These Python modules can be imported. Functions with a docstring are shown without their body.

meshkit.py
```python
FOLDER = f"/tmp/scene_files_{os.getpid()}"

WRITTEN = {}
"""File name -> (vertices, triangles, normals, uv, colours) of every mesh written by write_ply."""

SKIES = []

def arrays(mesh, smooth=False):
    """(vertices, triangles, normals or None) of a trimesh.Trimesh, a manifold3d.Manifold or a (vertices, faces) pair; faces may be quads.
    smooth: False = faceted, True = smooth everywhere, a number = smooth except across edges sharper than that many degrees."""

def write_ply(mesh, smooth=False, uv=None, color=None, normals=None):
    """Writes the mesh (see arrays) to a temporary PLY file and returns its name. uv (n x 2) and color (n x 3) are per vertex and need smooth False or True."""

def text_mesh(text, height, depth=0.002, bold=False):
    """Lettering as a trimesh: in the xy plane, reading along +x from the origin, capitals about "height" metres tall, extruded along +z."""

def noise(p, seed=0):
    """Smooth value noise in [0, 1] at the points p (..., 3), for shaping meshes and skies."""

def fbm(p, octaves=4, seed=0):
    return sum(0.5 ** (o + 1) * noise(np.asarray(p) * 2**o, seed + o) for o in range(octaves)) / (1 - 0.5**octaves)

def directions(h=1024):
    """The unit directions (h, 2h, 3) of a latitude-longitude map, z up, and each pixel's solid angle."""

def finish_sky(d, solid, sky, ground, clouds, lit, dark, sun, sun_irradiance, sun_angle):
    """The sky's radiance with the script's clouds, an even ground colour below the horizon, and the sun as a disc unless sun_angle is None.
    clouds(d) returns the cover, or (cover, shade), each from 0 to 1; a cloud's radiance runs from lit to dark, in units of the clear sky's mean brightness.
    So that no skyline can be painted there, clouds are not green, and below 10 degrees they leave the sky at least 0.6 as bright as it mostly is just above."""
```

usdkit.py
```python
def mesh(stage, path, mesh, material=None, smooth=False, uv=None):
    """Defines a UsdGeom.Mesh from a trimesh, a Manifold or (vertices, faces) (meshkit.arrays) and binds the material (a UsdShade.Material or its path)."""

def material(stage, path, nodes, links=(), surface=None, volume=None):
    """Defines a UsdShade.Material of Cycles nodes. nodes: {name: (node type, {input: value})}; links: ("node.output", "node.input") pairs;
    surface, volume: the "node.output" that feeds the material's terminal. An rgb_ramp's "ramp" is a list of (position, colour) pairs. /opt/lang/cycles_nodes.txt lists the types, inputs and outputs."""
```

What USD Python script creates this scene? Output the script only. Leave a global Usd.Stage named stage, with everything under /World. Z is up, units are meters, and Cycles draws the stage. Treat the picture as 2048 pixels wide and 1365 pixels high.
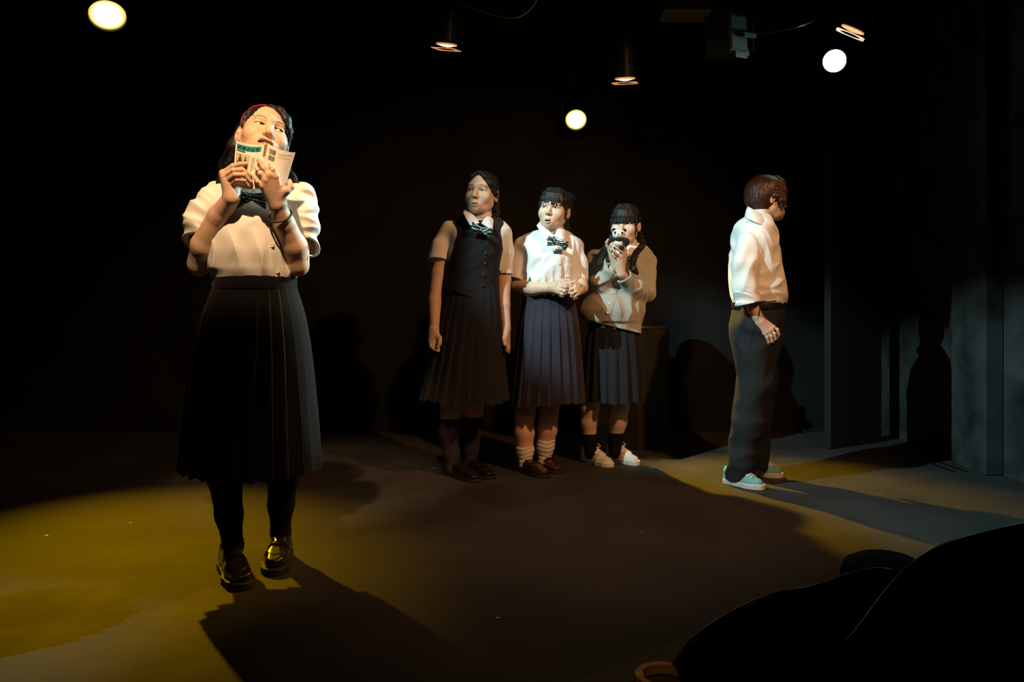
import math, random, numpy as np, trimesh, usdkit, meshkit
from pxr import Usd, UsdGeom, UsdLux, UsdShade, Gf, Sdf, Vt

from concurrent.futures import ThreadPoolExecutor
POOL = ThreadPoolExecutor(4)

stage = Usd.Stage.CreateInMemory()
UsdGeom.SetStageUpAxis(stage, 'Z')
UsdGeom.Xform.Define(stage, '/World')
V = lambda *a: np.array(a, float)

# ------------------------------------------------------------------ camera
F, EYE, HOR, CX = 1593.0, 0.96, 600.0, 1024.0        # focal length in pixels of the 2048-wide picture, eye height, horizon row
cam = UsdGeom.Camera.Define(stage, '/World/camera')
cam.CreateHorizontalApertureAttr(36.0)
cam.CreateFocalLengthAttr(36.0 * F / 2048)
cam.CreateVerticalApertureOffsetAttr(-(682.5 - HOR) / 2048 * 36.0)
cam.CreateClippingRangeAttr(Gf.Vec2f(0.05, 100))
cam.CreateExposureAttr(0.0)
cam.AddTranslateOp().Set(Gf.Vec3d(0, 0, EYE))
cam.AddRotateXOp().Set(90.0)

def P(px, py, Y):
    """the point of the place that stands Y metres in front of the camera and is seen at this pixel"""
    return V((px - CX) / F * Y, Y, EYE - (py - HOR) / F * Y)

# ------------------------------------------------------------------ lights
def spot(path, pos, target, color, power, angle, smooth=0.3, radius=0.03):
    l = UsdLux.SphereLight.Define(stage, path)
    l.CreateRadiusAttr(radius)
    l.CreateColorAttr(Gf.Vec3f(*color)); l.CreateIntensityAttr(power / (4 * math.pi * math.pi * radius * radius))
    s = UsdLux.ShapingAPI.Apply(l.GetPrim())
    s.CreateShapingConeAngleAttr(angle); s.CreateShapingConeSoftnessAttr(smooth)
    pos, d = V(*pos), V(*target) - V(*pos)
    d /= np.linalg.norm(d)
    m = Gf.Matrix4d(); m.SetRotate(Gf.Rotation(Gf.Vec3d(0, 0, -1), Gf.Vec3d(*d))); m.SetTranslateOnly(Gf.Vec3d(*pos))
    l.AddTransformOp().Set(m)
    return l
L1, L2, L3 = V(-2.59, 5.1, 2.78), P(1152, 240, 5.6), P(1669, 122, 4.75)      # the three lamps whose faces are seen: two yellow ones and the cold one
A1, A2, A3 = V(-1.42, 3.10, 0.0), V(1.38, 4.05, 0.0), V(-0.75, 2.75, 1.15)   # where they point
W0, AW = V(-1.35, 2.55, 2.9), V(1.15, 4.65, 0.35)                            # the white front lamp with shutters, out of the picture
def shine(lamp, at, gap=0.05):
    d = at - lamp
    return lamp + d / np.linalg.norm(d) * gap
spot('/World/yellow_beam', shine(L1, A1), A1, (1.0, 0.52, 0.0), 720, 17, 1.0, 0.04)
spot('/World/yellow_beam_001', shine(L2, A2), A2, (1.0, 0.55, 0.0), 520, 20, 0.8, 0.03)
spot('/World/yellow_beam_002', (1.6, 3.65, 2.75), (-1.55, 2.55, 0.0), (1.0, 0.52, 0.0), 300, 11, 1.0, 0.03)       # its twin farther forward, above the picture
spot('/World/cold_beam', shine(L3, A3), A3, (0.55, 0.93, 1.0), 850, 13, 0.6, 0.02)
spot('/World/warm_key_beam', (-0.70, 1.35, 2.85), (-0.86, 2.72, 1.48), (1.0, 0.61, 0.30), 330, 12.5, 0.7, 0.03)     # lamp over the front edge of the stage
spot('/World/white_key_beam', W0, AW, (0.62, 1.0, 1.03), 520, 26, 0.15, 0.008)
spot('/World/orange_wash_beam', (1.7, 1.8, 2.93), (0.30, 4.2, 0.75), (1.0, 0.47, 0.19), 285, 36, 1.0, 0.05)         # front-of-house lamp above the audience
spot('/World/orange_wash_beam_001', (0.25, 0.4, 2.93), (-0.05, 2.95, 0.0), (1.0, 0.50, 0.19), 85, 19, 1.0, 0.05)


# ------------------------------------------------------------------ scene objects
used = {}
def numbered(parent, name):
    n = used[(parent, name)] = used.get((parent, name), -1) + 1
    return f'{parent}/{name}' + (f'_{n:03d}' if n else '')

def tag(prim, label=None, cat=None, group=None, kind=None):
    for k, v in (('label', label), ('category', cat), ('group', group), ('kind', kind)):
        if v: prim.SetCustomDataByKey(k, v)
    return prim

BASE = {}
def thing(name, label, cat, base=(0, 0, 0), group=None):
    path = numbered('/World', name)
    x = UsdGeom.Xform.Define(stage, path); x.AddTranslateOp().Set(Gf.Vec3d(*map(float, base)))
    BASE[path] = V(*base)
    return tag(x.GetPrim(), label, cat, group).GetPath().pathString

def obj(name, mesh, mat, parent='/World', smooth=False, col=None, label=None, normals=None, uv=None):
    """ONE mesh prim named name under parent; the mesh is given in world coordinates"""
    path = numbered(parent, name)
    v, f, n = meshkit.arrays(mesh, False if normals is not None else smooth)
    if normals is not None: n = normals
    base = BASE.get(parent, V(0, 0, 0)); BASE[path] = base
    m = usdkit.mesh(stage, path, (v - base, f), mat)
    if n is not None:
        m.CreateNormalsAttr(Vt.Vec3fArray.FromNumpy(np.asarray(n, np.float32))); m.SetNormalsInterpolation('vertex')
    if col is not None:
        UsdGeom.PrimvarsAPI(m).CreatePrimvar('col', Sdf.ValueTypeNames.Color3fArray, 'vertex').Set(Vt.Vec3fArray.FromNumpy(np.asarray(col, np.float32)))
    if label: tag(m.GetPrim(), label)
    return path

def top(name, mesh, mat, label, cat=None, group=None, kind=None, smooth=False):
    p = obj(name, mesh, mat, smooth=smooth)
    tag(stage.GetPrimAtPath(p), label, cat, group, kind)
    return p

# ------------------------------------------------------------------ materials
def mat(name, color, rough=0.6, spec=0.5, metal=0.0, var=0.0, scale=40.0, bump=0.0, bscale=None, col=False, sss=0.0, emit=None, sheen=0.0, coat=0.0, stretch=None, power=1.0):
    nodes = {'p': ('principled_bsdf', {'base_color': color, 'roughness': rough, 'specular_ior_level': spec, 'metallic': metal, 'sheen_weight': sheen, 'coat_weight': coat,
                                       'subsurface_weight': sss, 'subsurface_scale': 0.006, 'subsurface_radius': (1, 0.35, 0.2)})}
    links = []
    if emit: nodes['p'][1].update(emission_color=emit, emission_strength=power)
    src = None
    if col:
        nodes['a'] = ('attribute', {'attribute': 'col'}); src = 'a.color'
    if var or bump:
        nodes['t'] = ('texture_coordinate', {})
        at = 't.object'
        if stretch:
            nodes['m'] = ('mapping', {'scale': stretch}); links.append((at, 'm.vector')); at = 'm.vector'
    if var:
        nodes['n'] = ('noise_texture', {'scale': scale, 'detail': 4.0}); links.append((at, 'n.vector'))
        nodes['r'] = ('map_range', {'from_min': 0.3, 'from_max': 0.7, 'to_min': 1 - var, 'to_max': 1 + var}); links.append(('n.fac', 'r.value'))
        nodes['x'] = ('vector_math', {'math_type': 'scale', 'vector1': color})
        if src: links.append((src, 'x.vector1'))
        links.append(('r.result', 'x.scale')); src = 'x.vector'
    if src: links.append((src, 'p.base_color'))
    if bump:
        nodes['bn'] = ('noise_texture', {'scale': bscale or scale * 4, 'detail': 3.0}); links.append((at, 'bn.vector'))
        nodes['b'] = ('bump', {'strength': bump, 'distance': 0.002}); links += [('bn.fac', 'b.height'), ('b.normal', 'p.normal')]
    return usdkit.material(stage, '/World/Looks/' + name, nodes, links, surface='p.BSDF')

# ------------------------------------------------------------------ signed distance shapes, meshed by sparse surface nets
def smin(a, b, k):
    if k <= 0: return np.minimum(a, b)
    h = np.maximum(k - np.abs(a - b), 0) / k
    return np.minimum(a, b) - h * h * k * 0.25

class Shape:
    def __init__(s): s.ops = []
    def add(s, fn, k=0.0, op='u', box=None, bound=None):
        s.ops.append((op, fn, k, box, bound)); return s
    def cone(s, a, b, ra, rb, k=0.01, op='u', flat=None):
        """round cone from a to b; flat = (direction, factor): thinner by factor along direction"""
        a, b = V(*a), V(*b)
        fl, sc = None, 1.0
        if flat is not None:
            fl = V(*flat[0]); fl /= np.linalg.norm(fl); sc = flat[1]
        a2, b2 = (a, b)
        ba = b2 - a2
        if fl is not None: ba = ba + (sc - 1) * (ba @ fl) * fl
        L = max(ba @ ba, 1e-12)
        def fn(p):
            q = p - a2
            if fl is not None: q = q + ((sc - 1) * (q @ fl))[:, None] * fl
            t = np.clip((q @ ba) / L, 0, 1)
            q = q - t[:, None] * ba
            return (np.sqrt(np.einsum('ij,ij->i', q, q)) - (ra + (rb - ra) * t)) / sc
        R = max(ra, rb)
        return s.add(fn, k, op, (np.minimum(a, b) - R, np.maximum(a, b) + R))
    def chain(s, pts, rs, k=0.006, op='u', flat=None, k0=None):
        pts = [V(*p) for p in pts]
        if np.ndim(rs) == 0: rs = [rs] * len(pts)
        elif len(rs) == 2 and len(pts) > 2: rs = np.linspace(rs[0], rs[1], len(pts))
        for i in range(len(pts) - 1):
            s.cone(pts[i], pts[i + 1], rs[i], rs[i + 1], k if i or k0 is None else k0, op, flat)
        return s
    def ell(s, c, r, R=None, k=0.01, op='u'):
        c, r = V(*c), V(*r)
        R = np.eye(3) if R is None else np.asarray(R)
        def fn(p):
            q = ((p - c) @ R) / r
            k0 = np.sqrt(np.einsum('ij,ij->i', q, q)); q = q / r
            k1 = np.sqrt(np.einsum('ij,ij->i', q, q))
            return np.where(k1 > 1e-9, k0 * (k0 - 1) / np.maximum(k1, 1e-9), -r.min())
        m, least = r.max(), r.min()
        def bound(p):
            q = ((p - c) @ R) / r
            return (np.sqrt(np.einsum('ij,ij->i', q, q)) - 1) * least
        return s.add(fn, k, op, (c - m, c + m), bound)
    def box(s, c, h, R=None, rad=0.005, k=0.005, op='u'):
        c, h = V(*c), V(*h)
        R = np.eye(3) if R is None else np.asarray(R)
        def fn(p):
            q = np.abs((p - c) @ R) - (h - rad)
            return np.linalg.norm(np.maximum(q, 0), axis=1) + np.minimum(q.max(1), 0) - rad
        m = np.linalg.norm(h)
        return s.add(fn, k, op, (c - m, c + m))
    def plane(s, o, n, k=0.0):
        o, n = V(*o), V(*n); n = n / np.linalg.norm(n)
        return s.add(lambda p: (p - o) @ n, k, 'i')
    def loft(s, rows, yaw=0.0, k=0.02, op='u', cap=0.01, grow=0.0, power=2.0):
        """rows: (z, x, y, half width, half depth) from low to high; turned by yaw about z"""
        r = np.array(sorted(map(tuple, rows)), float)
        z = np.linspace(r[0, 0], r[-1, 0], 160)
        from scipy.interpolate import PchipInterpolator
        t = [PchipInterpolator(r[:, 0], r[:, i])(z) for i in (1, 2, 3, 4)]
        c, sn = math.cos(yaw), math.sin(yaw)
        def fn(p):
            x0, y0, w, h = (np.interp(p[:, 2], z, a) for a in t)
            w, h = w + grow, h + grow
            dx, dy = p[:, 0] - x0, p[:, 1] - y0
            u, v = dx * c + dy * sn, -dx * sn + dy * c
            k0 = np.hypot(u / w, v / h); k1 = np.hypot(u / w / w, v / h / h)
            d = np.where(k1 > 1e-9, k0 * (k0 - 1) / np.maximum(k1, 1e-9), -np.minimum(w, h))
            e = np.maximum(z[0] - p[:, 2], p[:, 2] - z[-1])
            return -smin(-d, -e, cap) if cap else np.maximum(d, e)
        m = max(r[:, 3].max(), r[:, 4].max()) + grow
        return s.add(fn, k, op, (V(r[:, 1].min() - m, r[:, 2].min() - m, z[0]), V(r[:, 1].max() + m, r[:, 2].max() + m, z[-1])))
    def sub(s, other, k=0.0, op='s'):
        return s.add(other, k, op, other.box_())
    def piece(s, other, k=0.0):
        return s.add(other, k, 'u', other.box_())
    def disp(s, fn, most=0.01):
        return s.add(fn, most, 'd')
    def box_(s):
        lo = np.min([o[3][0] for o in s.ops if o[0] == 'u'], 0); hi = np.max([o[3][1] for o in s.ops if o[0] == 'u'], 0)
        return lo - 0.012, hi + 0.012
    def __call__(s, p, masks=None, bid=None, keep=None):
        d = np.full(len(p), 10.0)
        for i, (op, fn, k, _, bound) in enumerate(s.ops):
            if masks is not None and masks[i] is not None:
                idx = np.nonzero(masks[i][bid])[0]
                if not len(idx): continue
                q, d0 = p[idx], d[idx]
            else:
                idx, q, d0 = slice(None), p, d
            e = fn(q)
            if keep is not None: keep.append(bound(p) if bound else e)
            if op == 'u': r = smin(d0, e, k)
            elif op == 's': r = -smin(-d0, e, k)
            elif op == 'i': r = -smin(-d0, -e, k)
            else: r = d0 + e
            d[idx] = r
        return d
    def mesh(s, vox, inside=None, slack=1.3, n=8):
        """vertices, triangles, normals; inside(points) limits the blocks that are meshed"""
        lo, hi = s.box_()
        B = vox * n
        dims = np.ceil((hi - lo) / B).astype(int) + 1
        g = np.stack(np.meshgrid(*[np.arange(x) for x in dims], indexing='ij'), -1).reshape(-1, 3)
        ctr = lo + (g + 0.5) * B
        if inside is not None:
            m = inside(ctr); g, ctr = g[m], ctr[m]
        rb = B * 0.87
        keep = []
        d = s(ctr, keep=keep)
        most = sum(o[2] for o in s.ops if o[0] == 'd')
        sel = np.abs(d) < rb * 2.0 + most
        g, ctr = g[sel], ctr[sel]
        reach = []                                                     # a later blend also mixes in what came before it
        for i, o in enumerate(s.ops):
            k = o[2]
            if o[3] is not None:
                for o2 in s.ops[i + 1:]:
                    if o2[0] in 'us' and o2[2] > k and o2[3] is not None and (o2[3][0] - o2[2] < o[3][1]).all() and (o2[3][1] + o2[2] > o[3][0]).all(): k = o2[2]
            reach.append(k)
        masks = [None if o[0] in 'id' else e[sel] < rb * slack + k + most + 0.002 for o, e, k in zip(s.ops, keep, reach)]
        N = len(g)
        c = np.stack(np.meshgrid(*[np.arange(n + 1)] * 3, indexing='ij'), -1).reshape(-1, 3)
        vals = np.empty((N, len(c)), np.float32)
        step = 120
        def work(a):
            b = min(N, a + step)
            pts = (lo + ((g[a:b] * n)[:, None] + c[None]) * vox).reshape(-1, 3)
            vals[a:b] = s(pts, [None if m is None else m[a:b] for m in masks], np.repeat(np.arange(b - a), len(c))).reshape(b - a, -1)
        list(POOL.map(work, range(0, N, step)))
        vals = vals.reshape(N, n + 1, n + 1, n + 1)
        neg = vals < 0
        cnt = sum(neg[:, i:i + n, j:j + n, k:k + n].astype(np.int8) for i in (0, 1) for j in (0, 1) for k in (0, 1))
        bi, x, y, z = np.nonzero((cnt > 0) & (cnt < 8))
        off = np.array([(i, j, k) for i in (0, 1) for j in (0, 1) for k in (0, 1)])
        cv = np.stack([vals[bi, x + o[0], y + o[1], z + o[2]] for o in off], 1)
        acc, num = np.zeros((len(bi), 3)), np.zeros(len(bi))
        for i in range(8):
            for j in range(i + 1, 8):
                if np.abs(off[i] - off[j]).sum() != 1: continue
                m = (cv[:, i] < 0) != (cv[:, j] < 0)
                t = cv[m, i] / (cv[m, i] - cv[m, j])
                acc[m] += off[i] + t[:, None] * (off[j] - off[i]); num[m] += 1
        cell = g[bi] * n + np.stack([x, y, z], 1)
        v = lo + (cell + acc / num[:, None]) * vox
        S = (dims * n + 2).astype(np.int64)
        key = lambda q: ((q[..., 0] + 1) * S[1] + (q[..., 1] + 1)) * S[2] + q[..., 2] + 1
        kk = key(cell); order = np.argsort(kk); ks = kk[order]
        quads = []
        for ax in range(3):
            a = [slice(0, n)] * 3; b = list(a); b[ax] = slice(1, n + 1)
            s0, s1 = neg[(slice(None), *a)], neg[(slice(None), *b)]
            bi2, x, y, z = np.nonzero(s0 != s1)
            cc = g[bi2] * n + np.stack([x, y, z], 1)
            e1, e2 = np.eye(3, dtype=int)[(ax + 1) % 3], np.eye(3, dtype=int)[(ax + 2) % 3]
            q = np.stack([key(cc), key(cc - e1), key(cc - e1 - e2), key(cc - e2)], 1)
            at = np.minimum(np.searchsorted(ks, q), len(ks) - 1)
            ok = (ks[at] == q).all(1)
            q = order[at]
            q = np.where(s0[bi2, x, y, z][:, None], q, q[:, ::-1])
            quads.append(q[ok])
        quads = np.vstack(quads)
        def ev(p):
            return np.concatenate(list(POOL.map(lambda a: s(p[a:a + 8000], masks, bi[a:a + 8000]), range(0, len(p), 8000))))
        e = vox * 0.3
        tet = V(1, -1, -1, -1, -1, 1, -1, 1, -1, 1, 1, 1).reshape(4, 3) * e
        for it in range(2):
            vals4 = [ev(v + t) for t in tet]
            gr = sum(a[:, None] * t for a, t in zip(vals4, tet)) / (4 * e * e)
            gl = np.maximum(np.linalg.norm(gr, axis=1, keepdims=True), 1e-6)
            if it == 1: break
            d = ev(v)
            v = v - gr / gl * np.clip(d[:, None] / gl, -vox * .5, vox * .5)
        nrm = gr / gl
        f = np.vstack([quads[:, [0, 1, 2]], quads[:, [0, 2, 3]]])
        return v, f, nrm

def join(parts):
    o, vs, fs, ns = 0, [], [], []
    for v, f, n in parts:
        vs.append(v); fs.append(f + o); ns.append(n); o += len(v)
    return np.vstack(vs), np.vstack(fs), np.vstack(ns)

def shape(name, s, vox, m, parent, col=None, label=None, inside=None):
    v, f, n = s.mesh(vox, inside)
    if name == 'hair':                                                  # no crumbs where a lock dips under the skin
        from scipy.sparse import coo_matrix
        from scipy.sparse.csgraph import connected_components
        lab = connected_components(coo_matrix((np.ones(len(f)), (f[:, 0], f[:, 1])), (len(v), len(v))) + coo_matrix((np.ones(len(f)), (f[:, 1], f[:, 2])), (len(v), len(v))), directed=False)[1]
        big = np.bincount(lab)[lab] > 400
        f = f[big[f[:, 0]]]; keep = np.unique(f); f = np.searchsorted(keep, f); v, n = v[keep], n[keep]
    return obj(name, (v, f), m, parent, normals=n, col=col(v) if callable(col) else col, label=label)

# ------------------------------------------------------------------ plain mesh helpers
def rot(axis, deg):
    return trimesh.transformations.rotation_matrix(math.radians(deg), axis)[:3, :3]

def frame(d, up=(0, 0, 1)):
    """columns: side, direction d, up'"""
    d = V(*d) / np.linalg.norm(d); s = np.cross(d, V(*up)); s /= np.linalg.norm(s)
    return np.stack([s, d, np.cross(s, d)], 1)

def lathe(profile, pos, axis, n=40):
    """profile: (radius, distance along axis)"""
    p = np.array(profile, float); R = frame(axis, (0.13, 0.07, 1))
    a = np.arange(n) / n * 2 * math.pi
    v = (p[:, None, 0, None] * (np.cos(a)[None, :, None] * R[:, 0] + np.sin(a)[None, :, None] * R[:, 2]) + p[:, None, 1, None] * R[:, 1]).reshape(-1, 3) + V(*pos)
    i, j = np.meshgrid(np.arange(len(p) - 1), np.arange(n), indexing='ij')
    q = np.stack([i * n + j, i * n + (j + 1) % n, (i + 1) * n + (j + 1) % n, (i + 1) * n + j], -1).reshape(-1, 4)
    m = trimesh.Trimesh(v, np.vstack([q[:, [0, 1, 2]], q[:, [0, 2, 3]]]), process=False)
    return m

def tube(pts, r, n=10, closed=False):
    p = np.array(pts, float); r = np.broadcast_to(r, len(p))
    t = np.gradient(p, axis=0) if not closed else np.roll(p, -1, 0) - np.roll(p, 1, 0)
    t /= np.maximum(np.linalg.norm(t, axis=1, keepdims=True), 1e-9)
    u = np.cross(t[0], V(0.31, 0.2, 0.93)); u /= np.linalg.norm(u)
    vs = []
    for k in range(len(p)):
        u = u - (u @ t[k]) * t[k]; u /= np.linalg.norm(u); w = np.cross(t[k], u)
        a = np.arange(n) / n * 2 * math.pi
        vs.append(p[k] + r[k] * (np.cos(a)[:, None] * u + np.sin(a)[:, None] * w))
    v = np.vstack(vs); m = len(p)
    i, j = np.meshgrid(np.arange(m if closed else m - 1), np.arange(n), indexing='ij')
    i2 = (i + 1) % m
    q = np.stack([i * n + j, i * n + (j + 1) % n, i2 * n + (j + 1) % n, i2 * n + j], -1).reshape(-1, 4)
    f = np.vstack([q[:, [0, 1, 2]], q[:, [0, 2, 3]]])
    if not closed:
        v = np.vstack([v, p[0], p[-1]]); a = np.arange(n)
        f = np.vstack([f, np.stack([np.full(n, m * n), (a + 1) % n, a], 1), np.stack([np.full(n, m * n + 1), (m - 1) * n + a, (m - 1) * n + (a + 1) % n], 1)])
    return trimesh.Trimesh(v, f, process=False)

def bezier(pts, n=24):
    """smooth curve through the points"""
    from scipy.interpolate import CubicSpline
    p = np.array(pts, float)
    if len(p) == 2: return p[0] + np.linspace(0, 1, n)[:, None] * (p[1] - p[0])
    t = np.r_[0, np.cumsum(np.linalg.norm(np.diff(p, axis=0), axis=1))]
    return CubicSpline(t, p)(np.linspace(0, t[-1], n))

def grid_solid(top_, thick):
    """a sheet of points (a, b, 3) as a closed slab of this thickness behind its normals"""
    a, b = top_.shape[:2]
    du, dv = np.gradient(top_, axis=0), np.gradient(top_, axis=1)
    nn = np.cross(du, dv); nn /= np.maximum(np.linalg.norm(nn, axis=2, keepdims=True), 1e-12)
    v = np.vstack([top_.reshape(-1, 3), (top_ - nn * thick).reshape(-1, 3)])
    i, j = np.meshgrid(np.arange(a - 1), np.arange(b - 1), indexing='ij'); o = a * b
    q = np.stack([i * b + j, (i + 1) * b + j, (i + 1) * b + j + 1, i * b + j + 1], -1).reshape(-1, 4)
    rim = [i * b for i in range(a)] + [(a - 1) * b + j for j in range(1, b)] + [i * b + b - 1 for i in range(a - 2, -1, -1)] + [j for j in range(b - 2, 0, -1)]
    rim = np.array(rim); nx = np.roll(rim, -1)
    q = np.vstack([q, q[:, ::-1] + o, np.stack([rim, rim + o, nx + o, nx], 1)])
    return trimesh.Trimesh(v, np.vstack([q[:, [0, 1, 2]], q[:, [0, 2, 3]]]), process=False)

def patch(c00, c10, c11, c01, bulge=(0, 0, 0), n=(10, 10), thick=0.003, wave=None):
    u, v = np.meshgrid(np.linspace(0, 1, n[0]), np.linspace(0, 1, n[1]), indexing='ij')
    u, v = u[..., None], v[..., None]
    p = (1 - u) * (1 - v) * V(*c00) + u * (1 - v) * V(*c10) + u * v * V(*c11) + (1 - u) * v * V(*c01) + 16 * u * (1 - u) * v * (1 - v) * V(*bulge)
    if wave is not None: p = p + wave(u, v)
    return grid_solid(p, thick), u, v

def cuboid(lo, hi, R=None, c=None, bevel=0.004):
    lo, hi = V(*lo), V(*hi)
    m = trimesh.convex.convex_hull(np.array([[(lo, hi)[i][0] + (1 - 2 * i) * bevel * (e != 0), (lo, hi)[j][1] + (1 - 2 * j) * bevel * (e != 1), (lo, hi)[k][2] + (1 - 2 * k) * bevel * (e != 2)]
                                             for i in (0, 1) for j in (0, 1) for k in (0, 1) for e in (0, 1, 2)]))
    if R is not None: m.vertices = (m.vertices - V(*c)) @ np.asarray(R).T + V(*c)
    return m

# ------------------------------------------------------------------ the black box stage
M = {}
M['floor'] = usdkit.material(stage, '/World/Looks/floor_paint', {
    't': ('texture_coordinate', {}), 'p': ('principled_bsdf', {'specular_ior_level': 0.25}),
    'n': ('noise_texture', {'scale': 2.2, 'detail': 6.0, 'roughness': 0.6}), 'cr': ('rgb_ramp', {'ramp': [(0.3, (0.027, 0.026, 0.025)), (0.7, (0.047, 0.045, 0.043))]}),
    'm2': ('mapping', {'scale': (0.7, 9.0, 1.0), 'rotation': (0, 0, 0.25)}), 'n2': ('noise_texture', {'scale': 9.0, 'detail': 3.0}), 'r2': ('map_range', {'from_min': 0.69, 'from_max': 0.74, 'to_min': 0.0, 'to_max': 0.35, 'clamp': True}),
    'n3': ('noise_texture', {'scale': 90.0, 'detail': 1.0}), 'r3': ('map_range', {'from_min': 0.80, 'from_max': 0.83, 'to_min': 0.0, 'to_max': 0.9, 'clamp': True}),
    'x2': ('mix_color', {'b': (0.085, 0.08, 0.075)}), 'x3': ('mix_color', {'b': (0.5, 0.5, 0.48)}),
    'rr': ('map_range', {'from_min': 0.3, 'from_max': 0.7, 'to_min': 0.62, 'to_max': 0.8}),
    'b': ('bump', {'strength': 0.25, 'distance': 0.004}), 'n4': ('noise_texture', {'scale': 160.0, 'detail': 3.0})},
    [('t.object', 'n.vector'), ('n.fac', 'cr.fac'), ('t.object', 'm2.vector'), ('m2.vector', 'n2.vector'), ('n2.fac', 'r2.value'), ('t.object', 'n3.vector'), ('n3.fac', 'r3.value'),
     ('cr.color', 'x2.a'), ('r2.result', 'x2.fac'), ('x2.result', 'x3.a'), ('r3.result', 'x3.fac'), ('x3.result', 'p.base_color'), ('n.fac', 'rr.value'), ('rr.result', 'p.roughness'),
     ('t.object', 'n4.vector'), ('n4.fac', 'b.height'), ('b.normal', 'p.normal')], surface='p.BSDF')
M['wall'] = mat('wall_black', (0.011, 0.0115, 0.012), 0.9, 0.2, var=0.35, scale=3.0, bump=0.2)
M['concrete'] = mat('wall_concrete', (0.036, 0.038, 0.038), 0.9, 0.2, var=0.6, scale=5.0, bump=0.4)
M['black'] = mat('matt_black', (0.012, 0.012, 0.013), 0.8, 0.3)
M['blackgloss'] = mat('gloss_black', (0.01, 0.01, 0.011), 0.25, 0.5)
M['boxpaint'] = mat('box_paint', (0.03, 0.028, 0.027), 0.7, 0.3, var=0.25, scale=9)
M['metal'] = mat('lamp_metal', (0.03, 0.031, 0.033), 0.45, 0.5, metal=0.3)
M['steel'] = mat('worn_steel', (0.35, 0.35, 0.36), 0.4, 0.5, metal=1.0)

def structure(name, mesh, m, parent='/World', label=None):
    return tag(stage.GetPrimAtPath(obj(name, mesh, m, parent)), label, kind='structure')

XL, XR, YB, ZC = -3.7, 2.68, 5.78, 2.98
structure('floor', cuboid((XL, -1.5, -0.1), (XR, YB, 0), bevel=0), M['floor'], label='dark grey painted stage floor with scuffs and specks')
structure('wall_back', cuboid((XL, YB, -0.1), (XR + 0.15, YB + 0.12, ZC)), M['wall'], label='black wall behind the performers')
structure('wall_left', cuboid((XL - 0.12, -1.5, -0.1), (XL, YB, ZC)), M['wall'], label='black wall left of the stage')
structure('wall_right', cuboid((XR, -1.5, -0.1), (XR + 0.12, YB, ZC)), M['concrete'], label='dark rough wall right of the stage')
structure('ceiling', cuboid((XL, -1.5, ZC), (XR, YB, ZC + 0.1)), M['black'], label='black ceiling above the lamps')
structure('trim_1', cuboid((2.58, 4.34, 0), (XR, 4.68, ZC), bevel=0.006), M['concrete'], label='square pillar standing out of the right wall')
a = math.atan2(5.37 - 5.10, 2.49 - 2.04)
R = rot((0, 0, 1), math.degrees(a))
p = tag(stage.GetPrimAtPath(obj('stage_flat', cuboid((0, 0, 0), (0.525, 0.05, ZC), bevel=0.003), M['black'])), 'tall black scenery panel standing between the two lit wall stretches', 'panel')
g = UsdGeom.Mesh(p); pts = np.array(g.GetPointsAttr().Get()) @ R.T + V(2.04, 5.10, 0); g.GetPointsAttr().Set(Vt.Vec3fArray.FromNumpy(pts.astype(np.float32)))
structure('baseboard_back', cuboid((1.9, YB - 0.02, 0), (XR, YB, 0.03), bevel=0.002), M['black'])

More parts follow.
